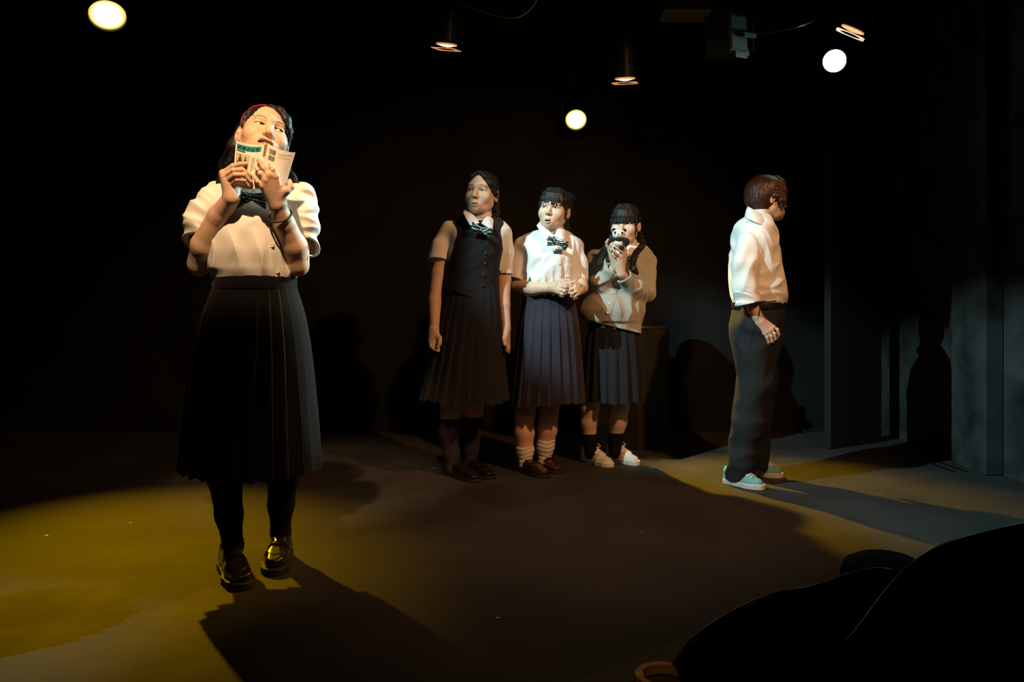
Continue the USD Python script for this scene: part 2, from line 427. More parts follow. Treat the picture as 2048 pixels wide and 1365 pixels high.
# black box behind the last girl
R = rot((0, 0, 1), 46.7); c0 = V(0.805, 5.05, 0)
box_t = thing('black_box', 'black painted wooden box standing behind the cardigan girl', 'box', c0)
def turned(lo, hi, bevel=0.004):
    m = cuboid(lo, hi, bevel=bevel); m.vertices = m.vertices @ R.T + c0
    return m
obj('body', turned((0.002, 0.002, 0), (0.358, 0.358, 0.765)), M['boxpaint'], box_t)
obj('lid', turned((0, 0, 0.766), (0.36, 0.36, 0.786)), M['boxpaint'], box_t)

# ------------------------------------------------------------------ lamps
def lens_mat(name, inner, outer, power):
    return usdkit.material(stage, '/World/Looks/' + name, {'a': ('attribute', {'attribute': 'col'}), 'e': ('emission', {'strength': power})}, [('a.color', 'e.color')], surface='e.emission')
def lens(radius, pos, d, inner, outer, m, parent, bulge=0.012):
    prof = [(1e-4, bulge)] + [(radius * r, bulge * (1 - r * r)) for r in np.linspace(0.08, 1, 14)] + [(radius, -0.004), (1e-4, -0.004)]
    me = lathe(prof, pos, d, 36)
    R = frame(d); q = (me.vertices - pos) @ R; r = np.hypot(q[:, 0], q[:, 2]) / radius
    w = np.clip((r - 0.55) / 0.35, 0, 1)[:, None] ** 1.5
    obj('lens', me, m, parent, smooth=40, col=None) if False else obj('lens', me, m, parent, col=(1 - w) * V(*inner) + w * V(*outer), normals=None)
M['yellow_lens'] = lens_mat('yellow_lens', None, None, 1.0)
M['gel'] = mat('warm_gel', (0.5, 0.25, 0.1), 0.5, emit=(1.0, 0.42, 0.14), power=0.55)

def fresnel(label, pos, at, r, inner, outer, hang=ZC, length=0.2, ring=True):
    """a lantern whose round face is at pos and points to at: tapered can, cooling fins, lens, rim, yoke and clamp"""
    d = (at - pos) / np.linalg.norm(at - pos)
    t = thing('stage_lamp', label, 'lamp', pos)
    back = pos - d * length
    obj('housing', lathe([(1e-4, -length), (r * 0.55, -length), (r * 0.8, -length * 0.8), (r * 0.86, -length * 0.35), (r * 1.06, -0.012), (r * 1.06, 0.004), (r * 1.0, 0.004), (r * 0.98, -0.03), (1e-4, -0.034)], pos, d), M['metal'], t, smooth=30)
    lens(r * 0.97, pos - d * 0.012, d, inner, outer, M['yellow_lens'], t)
    for k in range(4):
        obj('cooling_fin', lathe([(r * 0.84, -length * (0.42 + 0.09 * k)), (r * 1.0, -length * (0.42 + 0.09 * k)), (r * 1.0, -length * (0.45 + 0.09 * k)), (r * 0.84, -length * (0.45 + 0.09 * k))], pos, d), M['metal'], t, smooth=30)
    s = frame(d)[:, 0]; mid = pos - d * length * 0.45
    hook = V(mid[0], mid[1], mid[2] + r * 1.9)
    obj('yoke', tube([mid + s * r * 0.95, mid + s * r * 1.22, mid + s * r * 1.22 + V(0, 0, r * 1.2), hook, mid - s * r * 1.22 + V(0, 0, r * 1.2), mid - s * r * 1.22, mid - s * r * 0.95], 0.006, 8), M['metal'], t, smooth=50)
    for e in (1, -1):
        obj('knob', lathe([(1e-4, 0.03), (0.014, 0.028), (0.016, 0.012), (0.008, 0.0), (0.008, -0.02), (1e-4, -0.02)], mid + s * e * r * 1.15, s * e, 14), M['black'], t, smooth=40)
    obj('clamp', tube([hook, hook + V(0, 0, 0.03), V(hook[0], hook[1], hang)], 0.009, 8), M['metal'], t, smooth=40)
    return t

fresnel('lit yellow stage lamp at the top left, nearest the left wall', L1, A1, 0.112, (3, 2.6, 1.6), (1.0, 0.72, 0.08))
fresnel('lit yellow stage lamp above the middle performers', L2, V(0.35, 3.6, 1.0), 0.075, (3, 2.7, 1.7), (1.0, 0.78, 0.12))
fresnel('lit cold white stage lamp at the upper right, facing the camera', L3, V(0.1, 0.2, 1.1), 0.066, (24, 42, 42), (15, 27, 27), length=0.24)

# the white lamp over the stage that lights the group; its two shutters cut the beam
d = (AW - W0) / np.linalg.norm(AW - W0)
t = thing('shutter_lamp', 'black stage lamp with shutters over the left of the stage, above the front girl', 'lamp', W0)
obj('housing', lathe([(0.055, 0.03), (0.07, 0.03), (0.075, -0.03), (0.07, -0.3), (0.04, -0.32), (1e-4, -0.32), (1e-4, -0.3), (0.05, -0.28), (0.055, -0.03)], W0, d, 32), M['metal'], t, smooth=30)
obj('clamp', tube([W0 - d * 0.12 + V(0, 0, 0.07), V(*(W0 - d * 0.12)[:2], ZC)], 0.01, 8), M['metal'], t, smooth=40)
def leaf_at(el, az, dist): return W0 + dist * V(math.cos(math.radians(az)) * math.cos(math.radians(el)), math.sin(math.radians(az)) * math.cos(math.radians(el)), math.sin(math.radians(el)))
a, b = leaf_at(-66, 56.8, 0.22), leaf_at(-10, 51.6, 0.22); o = V(-0.14, 0.09, 0)
obj('shutter', grid_solid(np.array([[a, a + o], [b, b + o]]), 0.001), M['black'], t)
for el, az0, az1, o in ((-24, 0, 85, V(0, 0, 0.12)), (-45, -8, 85, V(0, 0, -0.34))):
    pts = [leaf_at(el, az, 0.24) for az in np.linspace(az0, az1, 12)]
    obj('shutter', grid_solid(np.array([[p, p + o] for p in pts]), 0.001), M['black'], t)

def downlight(label, pos, tilt, r=0.062, glow=(2.2, 1.7, 1.1)):
    """a can lamp seen from below and aside: lens facing down inside a square gel frame"""
    d = V(*tilt); d /= np.linalg.norm(d)
    t = thing('downlight', label, 'lamp', pos)
    obj('housing', lathe([(1e-4, -0.22), (r * 0.6, -0.22), (r * 0.9, -0.17), (r * 0.98, -0.012), (r * 0.93, -0.012), (1e-4, -0.03)], pos, d), M['metal'], t, smooth=30)
    lens(r * 0.86, pos - d * 0.004, d, glow, (1.3, 0.75, 0.32), M['yellow_lens'], t, bulge=0.010)
    obj('rim', lathe([(r * 0.88, -0.014), (r * 1.02, -0.012), (r * 1.02, -0.004), (r * 0.88, -0.004)], pos, d), M['gel'], t, smooth=30)
    f = frame(d, (0.3, 1, 0.1)); o = pos + d * 0.020; h = r * 1.25
    ring = trimesh.creation.annulus(r * 0.92, h, 0.003, sections=32)
    a = np.arctan2(ring.vertices[:, 1], ring.vertices[:, 0]); rr = np.hypot(ring.vertices[:, 0], ring.vertices[:, 1])
    sq = np.where(rr > r * 1.1, np.minimum(1 / np.maximum(np.abs(np.cos(a)), np.abs(np.sin(a))), 1.3), 1)
    ring.vertices[:, :2] *= sq[:, None]
    ring.vertices = o + ring.vertices[:, :1] * f[:, 0] + ring.vertices[:, 1:2] * f[:, 2] + ring.vertices[:, 2:] * d
    obj('gel_frame', ring, M['gel'], t)
    s = f[:, 0]; mid = pos - d * 0.1; hook = mid + V(0, 0, 0.16)
    obj('yoke', tube([mid + s * r * 1.0, mid + s * r * 1.25, hook + s * 0.03, hook - s * 0.03, mid - s * r * 1.25, mid - s * r * 1.0], 0.005, 8), M['metal'], t, smooth=50)
    obj('clamp', tube([hook, V(hook[0], hook[1], ZC)], 0.008, 8), M['metal'], t, smooth=40)

downlight('unlit-bodied can lamp with warm glowing rim above the vest woman', P(893, 92, 4.84), (-0.10, 0.20, -1))
downlight('can lamp with warm glowing rim above the cardigan girl', P(1250, 160, 5.0), (0.03, 0.17, -1))
downlight('tilted can lamp with warm orange rim at the upper right', P(1704, 62, 4.5), (-0.42, 0.34, -0.92), r=0.066, glow=(0.9, 0.5, 0.2))

for (x0, y0, x1, y1, z), lab in zip([(XL, 4.95, XR, 4.95, 2.9), (XL, 4.1, XR, 4.1, 2.93)], ['black lighting pipe across the stage, the far one', 'black lighting pipe across the stage, the near one']):
    top('lighting_pipe', tube([(x0, y0, z), (x1, y1, z)], 0.024, 16), M['metal'], lab, 'pipe', smooth=40)
top('cable', tube(bezier([P(900, -20, 4.6), P(935, 12, 4.6), P(980, 28, 4.6), P(1030, 36, 4.6), P(1060, 20, 4.6), P(1075, -10, 4.6)], 30), 0.004, 8), M['steel'], 'thin cable drooping under the ceiling left of the middle', 'cable', smooth=40)
top('cable', tube(bezier([P(1500, 66, 4.7), P(1560, 62, 4.65), P(1590, 55, 4.6), P(1635, 38, 4.72), P(1678, 22, 4.8), P(1720, -5, 4.85)], 30), 0.0045, 8), M['steel'], 'cable running from the hanging box to the tilted can lamp', 'cable', smooth=40)

# the box lantern with its side plate
c = P(1482, 68, 4.5)
t = thing('box_lantern', 'dark square box lamp hanging side-on at the upper right', 'lamp', c)
R = rot((0, 1, 0), -14) @ rot((0, 0, 1), 46) @ rot((1, 0, 0), 12)
def hung(lo, hi, bevel=0.003):
    m = cuboid(lo, hi, bevel=bevel); m.vertices = m.vertices @ R.T + c
    return m
M['plate'] = mat('lamp_plate', (0.05, 0.10, 0.10), 0.5, 0.5, var=0.3, scale=14)
obj('housing', hung((-0.115, 0.01, -0.115), (0.115, 0.16, 0.115)), M['metal'], t)
obj('side_plate', hung((-0.11, 0.0, -0.085), (0.11, 0.01, 0.10)), M['plate'], t)
obj('flap', hung((-0.085, -0.005, -0.135), (0.06, 0.012, -0.095)), M['metal'], t)
obj('side_rail', hung((0.105, -0.02, -0.09), (0.115, 0.0, 0.11)), M['metal'], t)
obj('arm', hung((-0.03, -0.035, -0.022), (0.12, -0.012, 0.006)), M['plate'], t)
obj('clamp', tube([c + V(0, 0.08, 0.1), V(c[0], c[1] + 0.08, ZC)], 0.01, 8), M['metal'], t, smooth=40)
top('ceiling_board', cuboid(P(1325, 28, 4.9) + V(0, -0.1, -0.01), P(1418, 28, 4.9) + V(0, 0.12, 0.01)), mat('board_grey', (0.16, 0.14, 0.12), 0.9), 'grey board fixed flat under the ceiling near the box lamp', 'board')

# ------------------------------------------------------------------ the dark foreground
M['mat'] = mat('mat_grey', (0.06, 0.065, 0.05), 0.9, 0.2, var=0.2)
q = [V(0.05, 1.90), V(0.62, 2.335), V(2.2, 2.335), V(2.2, 1.0), V(0.05, 1.0)]
import shapely
top('audience_mat', trimesh.creation.extrude_polygon(shapely.Polygon(q), 0.012), M['mat'], 'grey floor mat under the dark seats at the bottom right', 'mat')
def seat(label, curve, Y, lean, drop):
    """a low legless chair: curved back shell with a glossy rim, seat pad and two runners"""
    pts = bezier([P(x, y, Y + dy) for x, y, dy in curve], 40)
    t = thing('floor_chair', label, 'chair', V(pts[20][0], pts[20][1], 0.012))
    low = pts * V(1, 1, 0) + V(0, -lean, 0.10)
    low[:, 0] = pts[:, 0].mean() + (pts[:, 0] - pts[:, 0].mean()) * 0.8
    g = np.stack([pts * (1 - w) + low * w + V(0, 0.05, 0) * math.sin(w * math.pi) for w in np.linspace(0, 1, 12)], 1)
    obj('backrest', grid_solid(g, 0.02), M['black'], t, smooth=50)
    obj('rim', tube(pts, 0.009, 10), M['blackgloss'], t, smooth=60)
    x0, x1, y = low[:, 0].min(), low[:, 0].max(), low[:, 1].min()
    obj('seat', cuboid((x0, y - 0.36, 0.055), (x1, y + 0.02, 0.115), bevel=0.02), M['black'], t)
    for x in (x0 + 0.04, x1 - 0.04): obj('runner', tube([(x, y - 0.34, 0.03), (x, y + 0.0, 0.03), (x, y + 0.03, 0.12)], 0.018, 8), M['blackgloss'], t, smooth=40)
seat('black low chair at the bottom right, its curved back left of the other', [(1352, 1335, -0.02), (1385, 1288, 0), (1440, 1246, 0.03), (1500, 1214, 0.05), (1570, 1190, 0.05), (1640, 1177, 0.05), (1690, 1158, 0.03), (1738, 1146, 0), (1790, 1150, -0.03), (1815, 1190, -0.06)], 1.55, 0.12, 0)
seat('black low chair in the bottom right corner, nearest the camera', [(1700, 1290, -0.03), (1760, 1212, 0), (1810, 1152, 0.03), (1860, 1113, 0.05), (1920, 1087, 0.06), (1985, 1070, 0.06), (2048, 1056, 0.05), (2110, 1050, 0.02), (2180, 1080, -0.02)], 1.3, 0.1, 0)
t = thing('round_stool', 'round black stool behind the two low chairs', 'stool', P(1772, 1300, 1.85) * V(1, 1, 0) + V(0, 0, 0.012))
c = P(1772, 1112, 1.85)
obj('cushion', lathe([(1e-4, c[2]), (0.06, c[2] - 0.004), (0.09, c[2] - 0.02), (0.1, c[2] - 0.045), (0.095, c[2] - 0.07), (1e-4, c[2] - 0.07)], (c[0], c[1], 0), (0, 0, 1)), M['black'], t, smooth=40)
obj('post', lathe([(1e-4, c[2] - 0.06), (0.03, c[2] - 0.06), (0.03, 0.05), (0.11, 0.03), (0.11, 0.012), (1e-4, 0.012)], (c[0], c[1], 0), (0, 0, 1)), M['black'], t, smooth=40)
# wooden hoop with a strip of yellow tape
c = P(1330, 1330, 1.95)
M['wood'] = mat('hoop_wood', (0.45, 0.24, 0.10), 0.6, var=0.2); M['tape'] = mat('hoop_tape', (0.55, 0.36, 0.05), 0.6)
t = thing('wooden_hoop', 'tan wooden hoop with yellow tape lying at the front edge of the stage', 'hoop', V(c[0], c[1], 0.012))
for nm, a0, a1, m, g in (('ring', 0, 360, M['wood'], 0), ('tape', 165, 192, M['tape'], 0.0012)):
    a = np.radians(np.linspace(a0, a1, 60 if a1 > 300 else 12, endpoint=a1 < 300)); w = 0.0085 + g
    pr = [(-w, -0.012 - g), (w, -0.012 - g), (w, 0.012 + g), (-w, 0.012 + g)]
    v = np.vstack([[(c[0] + (0.063 + u) * math.cos(b), c[1] + (0.063 + u) * math.sin(b), 0.03 + z + 0.06 * 0) for u, z in pr] for b in a])
    n, closed = len(a), a1 > 300
    q = [[i * 4 + j, (i + 1) % n * 4 + j, (i + 1) % n * 4 + (j + 1) % 4, i * 4 + (j + 1) % 4] for i in range(n if closed else n - 1) for j in range(4)]
    if not closed: q += [[0, 1, 2, 3], [4 * n - 1, 4 * n - 2, 4 * n - 3, 4 * n - 4]]
    obj(nm, (v, np.array(q)), m, t)
M['scrap'] = mat('paper_white', (0.6, 0.58, 0.52), 0.8)
rs = np.random.RandomState(5)
for k, (x, y, lab) in enumerate([(1281, 1066, 'white paper speck on the floor right of the middle'), (995, 1237, 'white paper speck on the bare floor in the middle foreground'), (92, 1072, 'bent white speck on the yellow-lit floor at the left'), (260, 1047, 'white speck on the yellow-lit floor left of the front girl'), (868, 937, 'white speck on the floor beside the black loafers')]):
    Y = F * EYE / (y - HOR); c = P(x, y, Y)
    s = rs.uniform(0.6, 1.2, 3) * V(0.011, 0.006, 0.0015)
    top('paper_scrap', trimesh.convex.convex_hull(c + V(0, 0, 0.0016) + rs.uniform(-1, 1, (9, 3)) * s), M['scrap'], lab, 'paper scrap')

# ------------------------------------------------------------------ people: heads, hands, clothes
M['skin'] = mat('skin', (0.8, 0.6, 0.5), 0.5, 0.35, col=True, var=0.06, scale=120, bump=0.08, bscale=900, sss=0.12)
M['eye_white'] = mat('eye_white', (0.62, 0.58, 0.55), 0.2)
M['iris'] = mat('iris_brown', (0.06, 0.03, 0.018), 0.12)
M['pupil'] = mat('pupil_black', (0.004, 0.004, 0.004), 0.1)
M['teeth'] = mat('tooth_enamel', (0.82, 0.78, 0.68), 0.2)
M['hair'] = mat('hair_black', (0.012, 0.010, 0.009), 0.5, 0.3, var=0.3, scale=60)
M['hair_brown'] = mat('hair_dark_brown', (0.045, 0.018, 0.010), 0.42, 0.4, var=0.35, scale=60)
M['white_cloth'] = mat('white_cotton', (0.80, 0.79, 0.77), 0.85, 0.2, bump=0.12, scale=500, sheen=0.1)
M['navy_cloth'] = mat('navy_wool', (0.013, 0.0145, 0.019), 0.85, 0.2, var=0.12, scale=300, bump=0.12, sheen=0.05)
M['black_wool'] = mat('black_pleated_wool', (0.0055, 0.0053, 0.006), 0.9, 0.08, var=0.12, scale=300, bump=0.12, sheen=0.05)
M['navy_light'] = mat('navy_serge', (0.026, 0.026, 0.042), 0.85, 0.2, var=0.12, scale=300, bump=0.12, sheen=0.15)
M['stripe'] = mat('striped_tie_silk', (1, 1, 1), 0.5, 0.4, col=True)
M['button'] = mat('button_shell', (0.75, 0.73, 0.68), 0.3)
M['dark_button'] = mat('button_dark', (0.05, 0.05, 0.055), 0.25, 0.6)
M['black_leather'] = mat('black_leather', (0.012, 0.011, 0.011), 0.24, 0.6, bump=0.06, scale=250, coat=0.4)
M['brown_leather'] = mat('brown_leather', (0.04, 0.014, 0.010), 0.22, 0.6, bump=0.05, scale=250, coat=0.5)
M['canvas_white'] = mat('white_canvas', (0.78, 0.75, 0.69), 0.8, 0.3, bump=0.15, scale=300); M['sole_white'] = mat('white_sole', (0.72, 0.70, 0.66), 0.5); M['lace_white'] = mat('white_lace', (0.75, 0.74, 0.7), 0.9)
M['rubber'] = mat('black_rubber', (0.015, 0.015, 0.016), 0.6)
M['black_knit'] = mat('black_sock_knit', (0.010, 0.010, 0.011), 0.95, 0.1, bump=0.3, scale=700)
M['grey_knit'] = mat('dark_sock_knit', (0.04, 0.032, 0.045), 0.95, 0.1, bump=0.3, scale=700)
M['white_knit'] = mat('white_sock_knit', (0.75, 0.72, 0.66), 0.95, 0.1, bump=0.4, scale=500)

SKIN, LIP, BROW, LASH = V(0.66, 0.44, 0.32), V(0.50, 0.20, 0.17), V(0.035, 0.022, 0.016), V(0.02, 0.014, 0.012)

def head_frame(yaw, pitch, roll):
    y, p, r = map(math.radians, (yaw, pitch, roll))
    ef = V(math.sin(y), -math.cos(y), 0); ex = V(math.cos(y), math.sin(y), 0); ez = V(0, 0, 1)
    ef, ez = math.cos(p) * ef + math.sin(p) * ez, math.cos(p) * ez - math.sin(p) * ef
    ex, ez = math.cos(r) * ex - math.sin(r) * ez, math.cos(r) * ez + math.sin(r) * ex
    return np.stack([ex, ef, ez], 1)

class Head:
    """skull, face and ears about the point between the ears at eye height; x to the viewer's right, y forward, z up"""
    def __init__(s, eyes, yaw, pitch, roll, size=1.0, open_eye=0.0045, mouth=0.0, wide=1.0, smile=0.0, chubby=1.0, gaze=(0, 1, 0), brow_up=0.0, brow_tilt=0.0, skin=SKIN, mouth_up=0.0, brow=1.0):
        s.R = head_frame(yaw, pitch, roll); s.k = size
        s.c = V(*eyes) - size * s.R @ V(0, 0.074, 0)
        s.o = dict(open_eye=open_eye, mouth=mouth, wide=wide, smile=smile, chubby=chubby, gaze=gaze, brow_up=brow_up, brow_tilt=brow_tilt, skin=skin, mouth_up=mouth_up, brow=brow)
    def L(s, *v): return s.c + s.k * (s.R @ V(*v))
    def local(s, p): return ((p - s.c) @ s.R) / s.k
    def build(s, S):
        o, k, L = s.o, s.k, s.L
        E = lambda c, r, kk=0.01, op='u', T=None: S.ell(L(*c), V(*r) * k, s.R if T is None else s.R @ T, kk * k, op)
        C = lambda pts, rs, kk=0.006, op='u': S.chain([L(*p) for p in pts], np.array(rs) * k, kk * k, op)
        ch = o['chubby']
        E((0, -0.008, 0.028), (0.073, 0.090, 0.078), 0)
        E((0, 0.020, -0.030), (0.061 * ch, 0.061, 0.080), 0.03)
        for e in (-1, 1):
            C([(e * 0.044 * ch, 0.010, -0.058), (e * 0.027 * ch, 0.045, -0.083), (0, 0.064, -0.091)], (0.022, 0.018, 0.016), 0.02)
            E((e * 0.036 * ch, 0.056, -0.034), (0.027 * ch, 0.026, 0.028), 0.022)
        E((0, 0.068, -0.093), (0.015, 0.013, 0.013), 0.014)
        C([(-0.034, 0.0715, 0.017), (0, 0.077, 0.018), (0.034, 0.0715, 0.017)], (0.011, 0.011, 0.011), 0.018)
        for e in (-1, 1):
            E((e * 0.0315, 0.099, -0.001), (0.019, 0.0185, 0.0115), 0.014, 's')
            E((e * 0.0315, 0.0665, -0.0015), (0.0165, 0.0155, 0.0155), 0.005)
        C([(0, 0.0780, 0.006), (0, 0.0905, -0.018), (0, 0.0995, -0.0315)], (0.0070, 0.0072, 0.0080), 0.012)
        E((0, 0.0995, -0.0335), (0.0090, 0.0090, 0.0078), 0.006)
        for e in (-1, 1): E((e * 0.0110, 0.0905, -0.0360), (0.0066, 0.0080, 0.0062), 0.006)
        for e in (-1, 1): E((e * 0.0056, 0.0980, -0.0418), (0.0032, 0.0050, 0.0030), 0.003, 's')
        E((0, 0.071, -0.068), (0.030 * ch, 0.019, 0.023), 0.02)
        m, w, sm = o['mouth'], o['wide'], o['smile']
        z0 = -0.0690 + o['mouth_up']
        up = [(-0.0235 * w, 0.0785, z0 - 0.002 + sm), (-0.009 * w, 0.0910, z0 + 0.0042), (0, 0.0920, z0 + 0.0030), (0.009 * w, 0.0910, z0 + 0.0042), (0.0235 * w, 0.0785, z0 - 0.002 + sm)]
        lo = [(-0.0225 * w, 0.0785, z0 - 0.003 + sm), (-0.011 * w, 0.0885, z0 - 0.0065 - m * 0.8), (0, 0.0905, z0 - 0.0078 - m), (0.011 * w, 0.0885, z0 - 0.0065 - m * 0.8), (0.0225 * w, 0.0785, z0 - 0.003 + sm)]
        s.lips = []
        for pts, rs in ((up, (0.003, 0.0048, 0.0044, 0.0048, 0.003)), (lo, (0.003, 0.0058, 0.0066, 0.0058, 0.003))):
            C(pts, rs, 0.005)
            q = Shape(); q.chain([L(*p) for p in pts], np.array(rs) * k * 1.05, 0.002); s.lips.append(q)
        if m > 0.0015:
            E((0, 0.090, z0 - 0.0018 - m * 0.5 + sm * 0.3), (0.0185 * w, 0.030, m * 0.62 + 0.0008), 0.003, 's')
        else:
            C([(-0.024 * w, 0.084, z0 - 0.0022 + sm), (-0.010 * w, 0.0965, z0 - 0.0012), (0, 0.0975, z0 - 0.0022), (0.010 * w, 0.0965, z0 - 0.0012), (0.024 * w, 0.084, z0 - 0.0022 + sm)], (0.0013, 0.0016, 0.0016, 0.0016, 0.0013), 0.003, 's')
        h = o['open_eye']
        s.slits = []
        for e in (-1, 1):
            T = rot((0, 1, 0), e * 5)
            E((e * 0.0312, 0.084, -0.0018), (0.0148, 0.020, h), 0.0015, 's', T)
            q = Shape(); q.ell(L(e * 0.0312, 0.084, -0.0018), V(0.0148, 0.020, h) * k, s.R @ T); s.slits.append(q)
        for e in (-1, 1):
            T = rot((0, 0, 1), e * 18) @ rot((1, 0, 0), -8)
            E((e * 0.0745, -0.006, -0.013), (0.0085, 0.018, 0.031), 0.008, 'u', T)
            E((e * 0.0815, -0.002, -0.009), (0.006, 0.0105, 0.019), 0.004, 's', T)
            E((e * 0.0785, 0.006, -0.012), (0.004, 0.0045, 0.008), 0.005, 'u', T)
        return s
    def brows(s):
        bu, bt = s.o['brow_up'], s.o['brow_tilt']
        for e in (-1, 1):
            yield bezier([s.L(e * 0.0125, 0.0850, 0.0165 + bu + bt), s.L(e * 0.026, 0.0835, 0.0205 + bu + bt * .4), s.L(e * 0.040, 0.0750, 0.0205 + bu - bt * .2), s.L(e * 0.0500, 0.0640, 0.0160 + bu - bt)], 14)
    def color(s, v, base=None):
        o = s.o
        col = np.broadcast_to(o['skin'], v.shape).copy() if base is None else base
        q = s.local(v)
        near = (np.abs(q) < 0.15).all(1)
        def paint(d, c, soft, most=1.0):
            w = np.clip(0.5 - d / soft, 0, 1)[:, None] * most
            col[:] = col * (1 - w) + V(*c) * w
        for e in (-1, 1):
            paint((np.linalg.norm((q - V(e * 0.040, 0.066, -0.034)) / V(1, 1, .8), axis=1) - 0.012), o['skin'] * V(1.05, 0.80, 0.76), 0.022, 0.5)
        paint(np.linalg.norm(q - V(0, 0.105, -0.036), axis=1) - 0.009, o['skin'] * V(1.04, 0.82, 0.78), 0.012, 0.5)
        idx = np.nonzero(near & (q[:, 1] > 0.04))[0]
        sub, qq = v[idx], q[idx]
        c2 = col[idx]
        def paint2(d, c, soft, most=1.0):
            w = np.clip(0.5 - d / soft, 0, 1)[:, None] * most
            c2[:] = c2 * (1 - w) + V(*c) * w
        d = np.minimum(*[x(sub) for x in s.lips])
        inside = (np.abs(qq[:, 0]) < 0.027 * o['wide']) & (qq[:, 1] > 0.07)
        paint2(np.where(inside, d, 1) - 0.0004, LIP, 0.0018 * s.k)
        if o['mouth'] > 0.0015:
            z0 = -0.069 + o['mouth_up']
            paint2(np.where((qq[:, 1] < 0.0835) & (np.abs(qq[:, 2] - z0 + 0.003 + o['mouth'] * .5) < o['mouth']) & (np.abs(qq[:, 0]) < 0.017 * o['wide']), -1, 1), V(0.09, 0.02, 0.02), 0.002)
        for e, sl in zip((-1, 1), s.slits):
            dd = sl(sub)
            upper = (qq[:, 2] > -0.0022) & (qq[:, 2] < 0.009) & (qq[:, 1] > 0.058)
            paint2(np.where(upper & (dd > -0.0012) & (np.abs(qq[:, 0] - e * 0.0312) < 0.0165), np.abs(dd) - 0.0013, 1), LASH, 0.0010)
        col[idx] = c2
        return col
    def parts(s, person, iris=1.0, teeth=False):
        g = s.R @ (V(*s.o['gaze']) / np.linalg.norm(s.o['gaze']))
        for e in (-1, 1):
            c = s.L(e * 0.0312, 0.0672, -0.0015); r = 0.0133 * s.k
            ball = trimesh.creation.icosphere(3, r); ball.apply_translation(c)
            ep = obj('eyeball', ball, M['eye_white'], person, smooth=True)
            for nm, rr, lift in (('iris', 0.0062 * s.k * iris, 1.012), ('pupil', 0.0028 * s.k, 1.022)):
                a = np.linspace(0, rr / r, 6)
                obj(nm, lathe([(1e-5, r * lift)] + [(r * lift * math.sin(t), r * lift * math.cos(t)) for t in a[1:]], c, g, 24), M[nm], ep, smooth=True)
        bm = M.setdefault('brow', mat('eyebrow_hair', tuple(BROW), 0.8))
        for p in s.brows():
            n = len(p); w = np.sin(np.linspace(0.35, 3.0, n)) ** 0.6 * 0.0027 * s.k * s.o['brow']
            # flattened onto the face: push each point to the skin surface
            obj('eyebrow', tube(onto(s.S, p + s.R[:, 1] * 0.025 * s.k, -s.R[:, 1], 0.06), w * 0.62, 8), bm, person, smooth=True)
        if teeth:
            a = np.linspace(-0.9, 0.9, 9); z0 = -0.069 + s.o['mouth_up']
            for i in range(8):
                t = (a[i] + a[i + 1]) / 2
                c = s.L(0.0185 * math.sin(t), 0.0625 + 0.0225 * math.cos(t), z0 - 0.0030 + s.o['smile'] * .35 * math.sin(t) ** 2)
                T = s.R @ rot((0, 0, 1), -math.degrees(t))
                q = Shape(); q.box(c, V(0.0022, 0.002, 0.0042) * s.k, T, 0.0012)
                m = trimesh.creation.box((0.0041 * s.k, 0.003 * s.k, 0.0075 * s.k)); m = m.subdivide().subdivide()
                m.vertices = m.vertices / np.maximum(1, (np.abs(m.vertices / (V(0.0041, 0.003, 0.0075) * s.k / 2)) ** 4).sum(1, keepdims=True) ** 0.25) @ T.T + c
                obj('tooth', m, M['teeth'], person, smooth=True)

def hand(S, wrist, fingers, thumb, r=0.0078, wr=0.020, k=0.010, n=None, thin=1.0):
    """fingers: four lists of joints, knuckle first; thumb: joints from its root by the wrist. n: direction across the palm, thin: how much flatter"""
    kn = [V(*f[0]) for f in fingers]; wrist = V(*wrist)
    fl = None if n is None else (n, thin)
    c = sum(kn) / 4
    for i, p in enumerate(kn):
        side = wrist + (p - c) * 0.35
        S.cone(side, p, wr * 0.80, r * 1.42, k if i else 0.012, flat=fl)
    for i in range(3): S.cone(kn[i], kn[i + 1], r * 1.25, r * 1.25, 0.006, flat=fl)
    S.chain(thumb, np.array([1.75, 1.45, 1.2, 0.95, 0.9])[:len(thumb)] * r if len(thumb) > 2 else (r * 1.5, r), 0.006, k0=0.016)
    for i, f in enumerate(fingers):
        rr = r * (0.86 if i == 3 else 1.0)
        rs = np.linspace(1.12, 0.80, len(f)) * rr
        S.chain(f, rs, 0.0025, k0=0.005)
    return S

def folds(scale, amp, seed=0, sharp=1.5, warp=0.0, turn=None):
    """creases as a displacement: ridges of crossed waves, stretched by scale (per metre along x, y, z), optionally turned first"""
    sc = V(*scale) * 2.6; T = np.eye(3) if turn is None else turn
    def fn(p):
        u, v, w = ((p @ T) * sc + seed * 7.3).T
        s = np.sin(u + 1.5 * np.sin(v * 0.8 + 0.6 * w + seed)) * np.sin(w + 1.4 * np.sin(0.7 * u + 1.1 * v))
        return amp * ((np.abs(s) * 1.5) ** sharp - 0.8)
    return fn

def ridges(fx, fz, seed=0):
    """upright folds: a cheap ridged wave in [0, 1], fx per metre across and fz upwards"""
    def fn(p):
        a = p[:, 0] * fx * 3.1 + seed + 1.2 * np.sin(p[:, 2] * fz * 3.1 + p[:, 0] * 11 + seed) + 0.8 * np.sin(p[:, 0] * fx * 1.3 + seed * 2) + p[:, 1] * fx * 2
        return np.abs(np.sin(a))
    return fn

